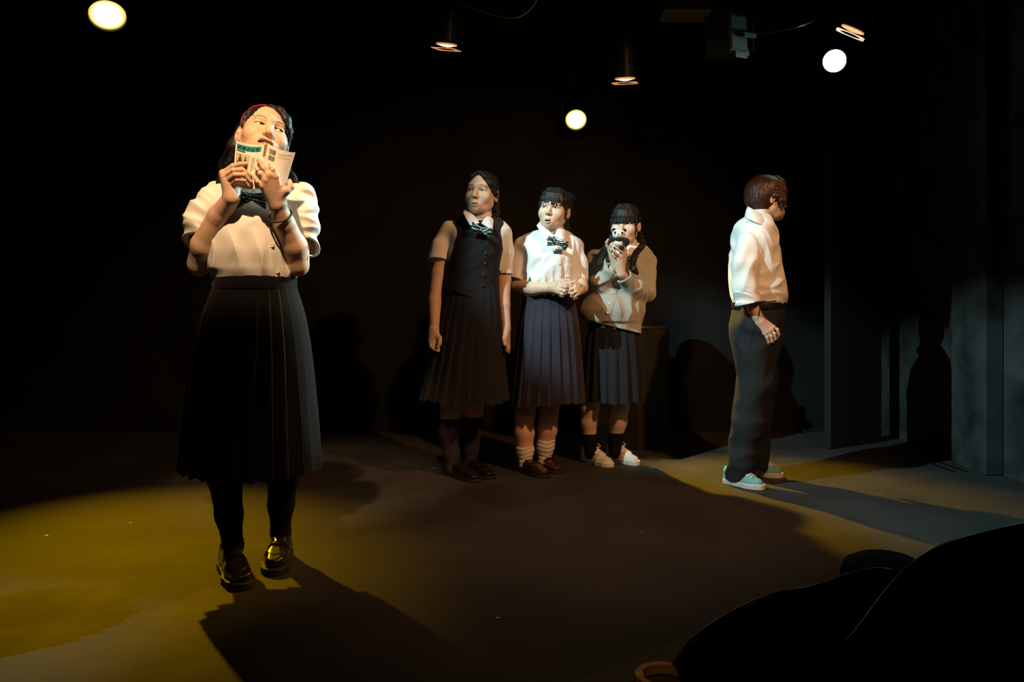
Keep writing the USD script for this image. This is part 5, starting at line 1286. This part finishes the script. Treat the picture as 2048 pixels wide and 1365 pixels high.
for e in (-1, 1):
    S = Shape(); S.ell(L(e * 0.047, 0.006, -0.046), V(0.0235, 0.02, 0.026) * 0.86, R); shape('arm', S, 0.003, M['plush_b'], toy)
    S = Shape(); S.ell(L(e * 0.020, 0.018, -0.085), V(0.018, 0.024, 0.017) * 0.86, R); shape('leg', S, 0.003, M['plush_b'], toy)
    S = Shape(); S.ell(L(e * 0.034, -0.006, 0.027), V(0.0125, 0.007, 0.0115) * 0.86, R); shape('ear', S, 0.0025, M['plush_b'], toy)
    S = Shape(); S.ell(L(e * 0.020, 0.0285, 0.006), V(0.008, 0.006, 0.012) * 0.86, R @ rot((0, 1, 0), e * 22)); shape('eye_patch', S, 0.0022, M['plush_b'], toy)
S = Shape(); S.ell(L(0, 0.0405, -0.001), V(0.006, 0.003, 0.004) * 0.86, R); shape('nose', S, 0.0014, M['plush_b'], toy)
S = Shape(); S.ell(L(0, 0.040, -0.0085), V(0.0075, 0.003, 0.003) * 0.86, R); shape('mouth', S, 0.0014, M['plush_red'], toy)

# ------------------------------------------------------------------ the young man at the right, turned away
D = 4.22
q = lambda x, y, dy=0.0: P(x, y, D + dy)
man = thing('person', 'person in white shirt and black trousers turned away to the right, hand at hip', 'person', q(1505, 700) * V(1, 1, 0))
H = Head(q(1561, 399, 0.03), 98, -4, 4, 1.03, open_eye=0.004, mouth=0.0, wide=0.95, chubby=0.96, gaze=(0, 1, 0))
B = Shape(); H.build(B)
B.cone(H.L(0, -0.022, -0.07), q(1516, 462, 0.0), 0.050, 0.050, 0.015)
B.loft([(z, x, y, w, h) for z, x, y, w, h in lofter(q, D, [(440, 1516, 18, 0.045, 0), (455, 1512, 25, 0.08, 0), (475, 1510, 34, 0.12, 0), (520, 1511, 42, 0.145, 0), (570, 1514, 42, 0.13, 0), (610, 1515, 40, 0.125, 0), (660, 1512, 42, 0.14, 0)])], k=0.03)
for a, rs in (([(1503, 480, -0.10), (1488, 560, -0.17), (1496, 596, -0.17), (1520, 644, -0.17)], (0.036, 0.038, 0.035, 0.025)), ([(1514, 480, 0.11), (1520, 560, 0.18), (1530, 620, 0.17), (1535, 650, 0.16)], (0.036, 0.038, 0.035, 0.026))):
    B.chain([q(*p) for p in a], rs, 0.012, k0=0.03)
FM = [[(1546, 655, -0.175), (1555, 660, -0.18), (1557, 670, -0.175), (1554, 677, -0.165)], [(1541, 660, -0.183), (1549, 668, -0.19), (1550, 679, -0.184), (1547, 685, -0.172)],
      [(1535, 664, -0.186), (1542, 673, -0.192), (1544, 683, -0.187), (1541, 688, -0.175)], [(1529, 667, -0.184), (1534, 676, -0.19), (1537, 685, -0.186), (1536, 690, -0.178)]]
hand(B, q(1522, 645, -0.172), [[q(*p) for p in f] for f in FM], [q(*p) for p in ((1531, 649, -0.165), (1541, 654, -0.155), (1547, 663, -0.150), (1548, 671, -0.148))], 0.0085, 0.025)
F2 = [[(1540, 672, 0.14), (1546, 682, 0.14), (1547, 692, 0.14)], [(1538, 674, 0.155), (1544, 686, 0.155), (1544, 696, 0.155)], [(1535, 674, 0.17), (1540, 686, 0.17), (1540, 695, 0.17)], [(1532, 672, 0.183), (1536, 682, 0.183), (1536, 690, 0.183)]]
hand(B, q(1535, 652, 0.16), [[q(*p) for p in f] for f in F2], [q(*p) for p in ((1540, 658, 0.145), (1546, 668, 0.135), (1548, 677, 0.135))], 0.0085, 0.025)
legs = [[(1508, 640, -0.07), (1508, 770, -0.08), (1490, 900, -0.09), (1473, 950, -0.09), (1478, 964, -0.10)], [(1517, 640, 0.08), (1522, 770, 0.09), (1512, 890, 0.10), (1508, 930, 0.11), (1513, 944, 0.11)]]
for l in legs: B.chain([q(*p) for p in l], (0.085, 0.055, 0.045, 0.030, 0.025), 0.02)
H.S = B
def in_zone(p, g=0.0): return np.any([np.linalg.norm(p - c, axis=1) < r + g for c, r in ((H.c, 0.16 * H.k), (q(1540, 665, -0.175), 0.085))], axis=0)
body = join([B.mesh(0.0024, lambda p: in_zone(p)), B.mesh(0.006, lambda p: ~in_zone(p, -0.04))])
obj('body', body[:2], M['skin'], man, normals=body[2], col=H.color(body[0]))
H.parts(man)
S = Shape()
S.loft(lofter(q, D, [(430, 1515, 22, 0.060, 0), (442, 1512, 33, 0.105, 0), (458, 1509, 41, 0.145, 0), (484, 1509, 44, 0.165, 0), (520, 1510, 48, 0.165, 0), (560, 1514, 53, 0.165, 0), (590, 1517, 54, 0.16, 0), (606, 1518, 50, 0.15, 0), (616, 1517, 48, 0.14, 0)]), k=0.02)
S.disp(folds((8, 8, 11), 0.007, 2, 1.3, 1.2, rot((0, 1, 0), 30)), 0.010)
for pts, rr, o, ax in (([(1500, 484, -0.115), (1488, 530, -0.160), (1490, 575, -0.18), (1500, 612, -0.18)], (0.058, 0.066, 0.060, 0.056), (1494, 592, -0.18), (0.05, 0, -1)), ([(1514, 484, 0.12), (1518, 520, 0.17), (1520, 570, 0.18), (1527, 612, 0.18)], (0.062, 0.062, 0.058, 0.056), (1524, 592, 0.18), (0.05, 0, -1))):
    S.piece(sleeve([q(*p) for p in pts], rr, q(*o), ax, fold=folds((12, 9, 4), 0.006, 8, 1.4, 1.2, rot((0, 1, 0), 8)), wall=0.011), 0.035)
S.plane(q(1517, 614), (0, 0, -1), 0.002)
shape('shirt', S, 0.0045, M['white_cloth'], man)
for pts, nm in (([(1490, 576, -0.18), (1497, 607, -0.18)], 0), ([(1521, 576, 0.18), (1526, 607, 0.18)], 1)):
    T = Shape(); a, b = q(*pts[0]), q(*pts[1]); T.cone(a - (b - a) * .5, b + (b - a) * .5, 0.063, 0.066, 0.0); T.disp(folds((6, 6, 26), 0.005, 5, 1.2, 1.0, rot((0, 1, 0), 14)), 0.006)
    T.plane(a, a - b, 0.004); T.plane(b, b - a, 0.004); I = Shape(); I.cone(a - (b - a) * .5, b + (b - a) * .6, 0.050, 0.052, 0.0); T.sub(I, 0.003)
    shape('rolled_cuff', T, 0.004, M['white_cloth'], man)
# collar: a folded band that falls open at the front
aa, tt = np.radians(np.linspace(-142, 142, 60)), np.linspace(0, 1, 10)
rows = []
for a in aa:
    w = (1 - math.cos(a)) / 2
    t0 = q(1521 - 25.5 * math.cos(a), 413 + 27 * w, 0.066 * math.sin(a)); t1 = q(1516.5 - 27.5 * math.cos(a) + 2 * w, 436 + 25 * w ** 1.2, 0.152 * math.copysign(math.sin(min(abs(a), 2.15)), a))
    mid = (t0 + t1) / 2 + V(-math.cos(a) * 0.006, math.sin(a) * 0.012, 0.006)
    rows.append([(1 - s_) ** 2 * t0 + 2 * s_ * (1 - s_) * mid + s_ ** 2 * t1 for s_ in tt])
g = np.array(rows)
n_ = np.cross(g[31, 5] - g[30, 5], g[30, 6] - g[30, 5])
if n_[0] > 0: g = g[:, ::-1]
obj('collar', grid_solid(g, 0.004), M['white_cloth'], man, smooth=50)
band(man, 'collar_stand', [(q(1515, y)[2], q(x, y)[0], D, w, 0.058) for y, x, w in ((421, 1519, 0.054), (436, 1518, 0.057), (450, 1517, 0.060))], M['white_cloth'])
M['trouser'] = mat('black_trouser', (0.016, 0.019, 0.021), 0.85, 0.2, var=0.1, scale=300, bump=0.12)
S = Shape()
S.loft(lofter(q, D, [(606, 1517, 49, 0.145, 0), (625, 1516, 51, 0.155, 0), (650, 1513, 51, 0.165, 0), (680, 1511, 48, 0.165, 0), (715, 1511, 40, 0.14, 0)]), k=0.02, cap=0.05)
for pts, rr in (([(1508, 660, -0.07), (1511, 770, -0.08), (1496, 850, -0.09), (1477, 962, -0.095)], (0.112, 0.094, 0.084, 0.066)), ([(1513, 660, 0.075), (1520, 770, 0.09), (1512, 850, 0.10), (1511, 946, 0.10)], (0.105, 0.088, 0.078, 0.062))):
    S.chain([q(*p) for p in pts], rr, 0.02, k0=0.04)
S.disp(folds((7, 7, 4.2), 0.007, 5, 1.3, 1.4, rot((0, 1, 0), 55)), 0.010)
C = Shape(); C.cone(q(1483, 930, -0.095), q(1475, 985, -0.095), 0.046, 0.046); C.cone(q(1511, 915, 0.10), q(1511, 965, 0.10), 0.052, 0.056); S.sub(C, 0.003)
S.add(lambda p: np.where(p[:, 1] < D, (q(1475, 944)[2] + (p[:, 0] - q(1475, 0)[0]) * 0.28 - p[:, 2]), q(1511, 937, 0.1)[2] - p[:, 2]), 0.002, 'i')
S.plane(q(1517, 608), (0, 0, 1), 0.002)
shape('trousers', S, 0.0055, M['trouser'], man)
M['belt'] = mat('belt_leather', (0.012, 0.011, 0.011), 0.35, 0.5)
band(man, 'belt', lofter(q, D, [(604, 1517, 50.5, 0.152, 0), (606, 1517, 52, 0.156, 0), (616, 1517, 52.5, 0.158, 0), (618, 1517, 51, 0.155, 0)]), M['belt'])
c = q(1568, 611, -0.0)
obj('belt_buckle', tube([c + V(0.004, -0.02, -0.015), c + V(0.004, -0.02, 0.015), c + V(0.004, 0.02, 0.015), c + V(0.004, 0.02, -0.015)], 0.003, 8, True), M['steel'], man, smooth=40)
for x in (1530, 1550):
    pts = [on(S, q(x, y, -0.4), V(0, 1, 0), 0.6, 0) + V(0, -0.005, 0) for y in (603, 608, 614, 621)]
    obj('belt_loop', tube(pts, 0.004, 8), M['trouser'], man, smooth=40)
M['canvas_teal'] = mat('teal_canvas', (0.16, 0.42, 0.40), 0.85, 0.3, var=0.1, scale=60, bump=0.2)
sneaker(man, G(1449, 966), G(1527, 981), M['canvas_teal'], M['sole_white'], M['lace_white'], width=0.092, lace_at=0.132)
sneaker(man, G(1495, 948), G(1562, 957), M['canvas_teal'], M['sole_white'], M['lace_white'], width=0.092, lace_at=0.132)
A = Shape()
A.ell(H.L(0, -0.014, 0.030), V(0.087, 0.103, 0.090) * H.k, H.R)
A.ell(H.L(0, -0.045, -0.015), V(0.080, 0.066, 0.072) * H.k, H.R, 0.03)
A.ell(H.L(0, -0.045, -0.065), V(0.058, 0.040, 0.040) * H.k, H.R, 0.02)
A.ell(H.L(0, 0.108, -0.052), V(0.066, 0.085, 0.100) * H.k, H.R, 0.008, 's')
for e in (-1, 1): A.ell(H.L(e * 0.094, 0.002, -0.024), V(0.022, 0.020, 0.022) * H.k, H.R, 0.006, 's')
rs = np.random.RandomState(27)
for k in range(25):
    x = (k - 12) / 12.0; j = rs.uniform(-1, 1, 3)
    A.chain([H.L(0.030 * x, 0.035, 0.104), H.L(0.056 * x, 0.074 - 0.020 * x * x, 0.076), H.L(0.071 * x + .002 * j[1], 0.090 - 0.032 * x * x, 0.030), H.L(0.073 * x + .003 * j[2], 0.093 - 0.036 * x * x, -0.015 - 0.035 * abs(x) + 0.007 * j[0])], (0.010, 0.011, 0.009, 0.0015), 0.010)
for e in (-1, 1):
    for k in range(6):
        j = rs.uniform(-1, 1, 3); y = 0.052 - 0.011 * k
        A.chain([H.L(e * 0.070, y - 0.01, 0.07), H.L(e * 0.083, y, 0.03), H.L(e * 0.083, y + .004, -0.005 - .02 * (k < 3)), H.L(e * 0.076, y + .006, -0.022 - .035 * (k < 3) + .006 * j[0])], (0.012, 0.010, 0.008, 0.0015), 0.005)
A.disp(hairgroove(H, 0.0022, 40, 15), 0.004)
shape('hair', A, 0.0028, M['hair_brown'], man)

# ------------------------------------------------------------------ the paperback in the front girl's hands
D = 2.78
q = lambda x, y, dy=0.0: P(x, y, D + dy)
bk = thing('paperback_book', 'open paperback with teal title band, held up by the girl with the headband', 'book', q(522, 330, -0.19))
M['cover'] = mat('book_cover', (0.88, 0.87, 0.84), 0.35, 0.4, coat=0.2); M['pages'] = mat('book_pages', (0.72, 0.66, 0.54), 0.9)
M['teal'] = mat('print_teal', (0.03, 0.36, 0.42), 0.4); M['ink'] = mat('print_ink', (0.015, 0.02, 0.025), 0.4); M['sepia'] = mat('print_sepia', (0.62, 0.55, 0.38), 0.4); M['umber'] = mat('print_umber', (0.09, 0.065, 0.03), 0.4); M['greyink'] = mat('print_grey', (0.30, 0.28, 0.25), 0.4); M['spine_print'] = mat('print_orange', (0.62, 0.36, 0.16), 0.4)
LC = [q(472, 281, -0.165), q(529, 288, -0.200), q(513, 377, -0.192), q(465, 368, -0.160)]     # front cover: outer top, spine top, spine bottom, outer bottom
RC = [q(536.5, 287, -0.200), q(591, 305, -0.158), q(570, 376, -0.152), q(519, 378, -0.192)]    # back cover: spine top, outer top, outer bottom, spine bottom
def sheet(c, off=0.0):
    sag = q(500, 334.5, -0.188) - q(500, 330, -0.182)
    nn = np.cross(c[1] - c[0], c[3] - c[0]); nn /= np.linalg.norm(nn)
    if nn[1] > 0: nn = -nn
    def fn(a, v):
        a, v = np.asarray(a, float)[..., None], np.asarray(v, float)[..., None]
        return (1 - a) * (1 - v) * c[0] + a * (1 - v) * c[1] + a * v * c[2] + (1 - a) * v * c[3] + 4 * a * (1 - a) * sag + nn * off
    return fn
def face_me(me):
    return me
def leaf(c, thick, off=0.0, a0=0, a1=1, v0=0, v1=1, n=(20, 12)):
    a, v = np.meshgrid(np.linspace(a0, a1, n[0]), np.linspace(v0, v1, n[1]), indexing='ij')
    g = sheet(c, off)(a, v)
    if np.cross(g[1, 0] - g[0, 0], g[0, 1] - g[0, 0])[1] > 0: g = g[:, ::-1]
    return grid_solid(g, thick)
def printed(name, c, polys, m, off):
    """flat print: polygons in (across, down) of the cover, cut fine enough to follow its curve"""
    out = []
    for p in polys:
        e = trimesh.creation.extrude_polygon(p, 1.0)
        vv, ff = e.vertices, e.faces
        out.append(trimesh.Trimesh(sheet(c, 0.0)(vv[:, 0], vv[:, 1]) + (sheet(c, off)(vv[:, 0], vv[:, 1]) - sheet(c, 0.0)(vv[:, 0], vv[:, 1])) * (0.4 + 0.6 * vv[:, 2:]), ff, process=False))
    return obj(name, trimesh.util.concatenate(out), m, bk)
from shapely.geometry import box as rect, Polygon
from shapely import affinity
fc = obj('front_cover', leaf(LC, 0.0006), M['cover'], bk, smooth=40); bc = obj('back_cover', leaf(RC, 0.0006), M['cover'], bk, smooth=40)
obj('page_block', leaf(LC, 0.0045, -0.0009, 0.02, 0.99, 0.006, 0.994), M['pages'], bk, smooth=40); obj('page_block', leaf(RC, 0.0045, -0.0009, 0.01, 0.98, 0.006, 0.994), M['pages'], bk, smooth=40)
t = np.linspace(0, 1, 9)
arc = [[(1 - s) * LC[1 if v == 0 else 2] + s * RC[0 if v == 0 else 3] + V(0, -0.0022 * math.sin(math.pi * s), 0) for s in t] for v in (0, 1)]
g = np.stack([np.array(arc[0]) * (1 - w) + np.array(arc[1]) * w for w in np.linspace(0, 1, 8)], 1)
if np.cross(g[1, 0] - g[0, 0], g[0, 1] - g[0, 0])[1] > 0: g = g[:, ::-1]
obj('spine', grid_solid(g, 0.0006), M['cover'], bk, smooth=40)
strips = lambda a0, v0, a1, v1, n=14: [rect(a0 + (a1 - a0) * i / n, v0, a0 + (a1 - a0) * (i + 1) / n, v1) for i in range(n)]
printed('title_band', LC, strips(0.055, 0.05, 0.92, 0.165), M['teal'], 0.00035)
printed('author_band', LC, strips(0.055, 0.178, 0.37, 0.212, 5), M['teal'], 0.00035)
KANJI = [[[[[4,-14],[3,-3],[11,-1],[11,36],[21,36],[21,1],[29,2],[29,43],[4,43],[4,54],[56,54],[56,77],[66,77],[68,72],[75,76],[90,63],[91,59],[86,55],[93,53],[92,43],[68,42],[71,16],[78,-3],[83,-4],[84,12],[86,14],[94,9],[94,-2],[89,-14],[78,-16],[68,-8],[60,13],[56,43],[40,43],[40,30],[56,30],[56,20],[40,19],[40,4],[58,6],[60,-2],[58,-5],[11,-14]],[[67,55],[80,54],[81,56],[68,68]]],[[[11,71],[51,72],[52,63],[50,61],[13,61],[11,62]]]],[[[[4,-4],[7,0],[29,7],[47,20],[45,22],[23,10],[12,6],[9,7],[6,16],[28,23],[41,31],[38,33],[15,23],[9,24],[6,32],[32,42],[18,43],[17,46],[6,46],[7,69],[39,69],[39,76],[45,78],[50,78],[55,69],[90,69],[91,47],[90,45],[78,46],[77,42],[84,35],[70,24],[76,11],[85,2],[95,-3],[89,-12],[77,-6],[70,1],[60,18],[58,-7],[49,-15],[33,-15],[30,-7],[31,-5],[46,-4],[49,3],[48,7],[12,-11],[8,-11]],[[18,52],[78,52],[79,57],[18,58]],[[48,40],[56,28],[74,42],[53,43]]]],[[[[6,23],[8,37],[16,51],[25,59],[44,66],[62,65],[76,58],[84,49],[89,35],[89,20],[82,4],[70,-6],[54,-11],[48,-9],[45,0],[58,2],[68,7],[74,14],[77,23],[76,38],[68,50],[55,54],[52,34],[45,13],[39,3],[31,-3],[23,-4],[13,2],[8,11]],[[18,29],[20,13],[24,9],[31,12],[39,32],[43,54],[29,48],[22,40]]]],[[[[2,-6],[4,-3],[21,0],[38,7],[38,10],[15,19],[25,42],[5,43],[4,54],[31,55],[40,79],[50,77],[44,55],[91,55],[93,53],[92,43],[74,43],[70,28],[61,12],[90,-5],[90,-9],[84,-15],[53,2],[30,-10],[10,-15],[6,-13]],[[32,25],[50,17],[57,28],[61,43],[38,43]]]],[[[[1,31],[6,59],[14,59],[14,75],[16,78],[26,76],[26,61],[31,62],[36,52],[43,73],[53,71],[51,58],[57,57],[58,77],[68,77],[69,57],[91,56],[90,46],[69,46],[69,30],[88,30],[89,21],[87,19],[69,19],[69,0],[92,-1],[93,-11],[31,-12],[31,-1],[58,-1],[58,18],[38,19],[38,32],[30,36],[31,38],[27,46],[26,-14],[15,-15],[14,38],[9,28]],[[40,31],[58,30],[58,46],[47,46]]]]]
glyphs = []
for i, ch in enumerate(KANJI):                                          # the five signs of the title
    for p in ch:
        g = Polygon(p[0], p[1:]).buffer(0)
        g = affinity.affine_transform(g, [0.00152, 0, 0, -0.00098, 0.075 + 0.163 * i, 0.153])
        glyphs += list(getattr(g, 'geoms', [g]))
printed('title_lettering', LC, glyphs, M['ink'], 0.0006)
printed('author_lettering', LC, [rect(0.075 + 0.04 * i, 0.187, 0.075 + 0.04 * i + 0.028, 0.203) for i in range(7)], M['ink'], 0.0006)
printed('picture_ground', LC, strips(0.06, 0.25, 0.56, 0.62, 8), M['sepia'], 0.0003)
robe = lambda x, y, s: [Polygon([(x - .02 * s, y - .055 * s), (x + .025 * s, y - .06 * s), (x + .075 * s, y + .02 * s), (x + .10 * s, y + .10 * s), (x - .07 * s, y + .105 * s), (x - .06 * s, y + .02 * s)]), Polygon([(x + .028 * s * math.cos(k), y - .085 * s + .022 * s * math.sin(k)) for k in np.linspace(0, 6.2, 10)])]
printed('picture_figures', LC, robe(0.20, 0.37, 0.95) + robe(0.40, 0.40, 0.95) + [Polygon([(.07, .43), (.13, .455), (.15, .475), (.09, .465)]), Polygon([(.20, .475), (.26, .49), (.25, .505), (.19, .49)]), Polygon([(.43, .50), (.50, .52), (.52, .60), (.42, .57)])], M['umber'], 0.0006)
printed('blurb_column', LC, [rect(0.62, 0.30 + 0.036 * i, 0.62 + (0.14, 0.12, 0.14, 0.14, 0.13, 0.10, 0.13, 0.14, 0.09)[i], 0.315 + 0.036 * i) for i in range(9)], M['greyink'], 0.00045)
printed('blurb_lines', LC, [rect(0.30 + (0.02 * i), 0.645 + 0.036 * i, 0.82 - 0.01 * (i % 3), 0.657 + 0.036 * i) for i in range(6)], M['greyink'], 0.00045)
rs = np.random.RandomState(3)
for v0, v1 in ((0.075, 0.185), (0.215, 0.325)):
    x, bars = 0.09, []
    while x < 0.30:
        w = rs.choice([0.004, 0.008, 0.012]); bars.append(rect(x, v0, x + w, v1)); x += w + rs.choice([0.005, 0.008])
    printed('bar_code', RC, bars, M['umber'], 0.0005)
printed('price_lines', RC, [rect(0.42 + 0.032 * i, v, 0.42 + 0.032 * i + 0.021, v + 0.009) for v, n in ((0.095, 15), (0.130, 9), (0.185, 13)) for i in range(n)], M['greyink'], 0.0005)
sp = g[:, :] if False else None
def spine_print(v0, v1, m, nm, s0=0.25, s1=0.75):
    tt = np.linspace(s0, s1, 5)
    G_ = np.stack([[((1 - s) * (LC[1] * (1 - v) + LC[2] * v) + s * (RC[0] * (1 - v) + RC[3] * v)) + V(0, -0.0022 * math.sin(math.pi * s) - 0.0006, 0) for v in np.linspace(v0, v1, 6)] for s in tt])
    if np.cross(G_[1, 0] - G_[0, 0], G_[0, 1] - G_[0, 0])[1] > 0: G_ = G_[:, ::-1]
    obj(nm, grid_solid(G_, 0.0004), m, bk)
spine_print(0.0, 0.30, M['spine_print'], 'spine_band', 0.05, 0.95)
for i in range(5): spine_print(0.04 + 0.048 * i, 0.072 + 0.048 * i, M['ink'], 'spine_sign', 0.32, 0.66)
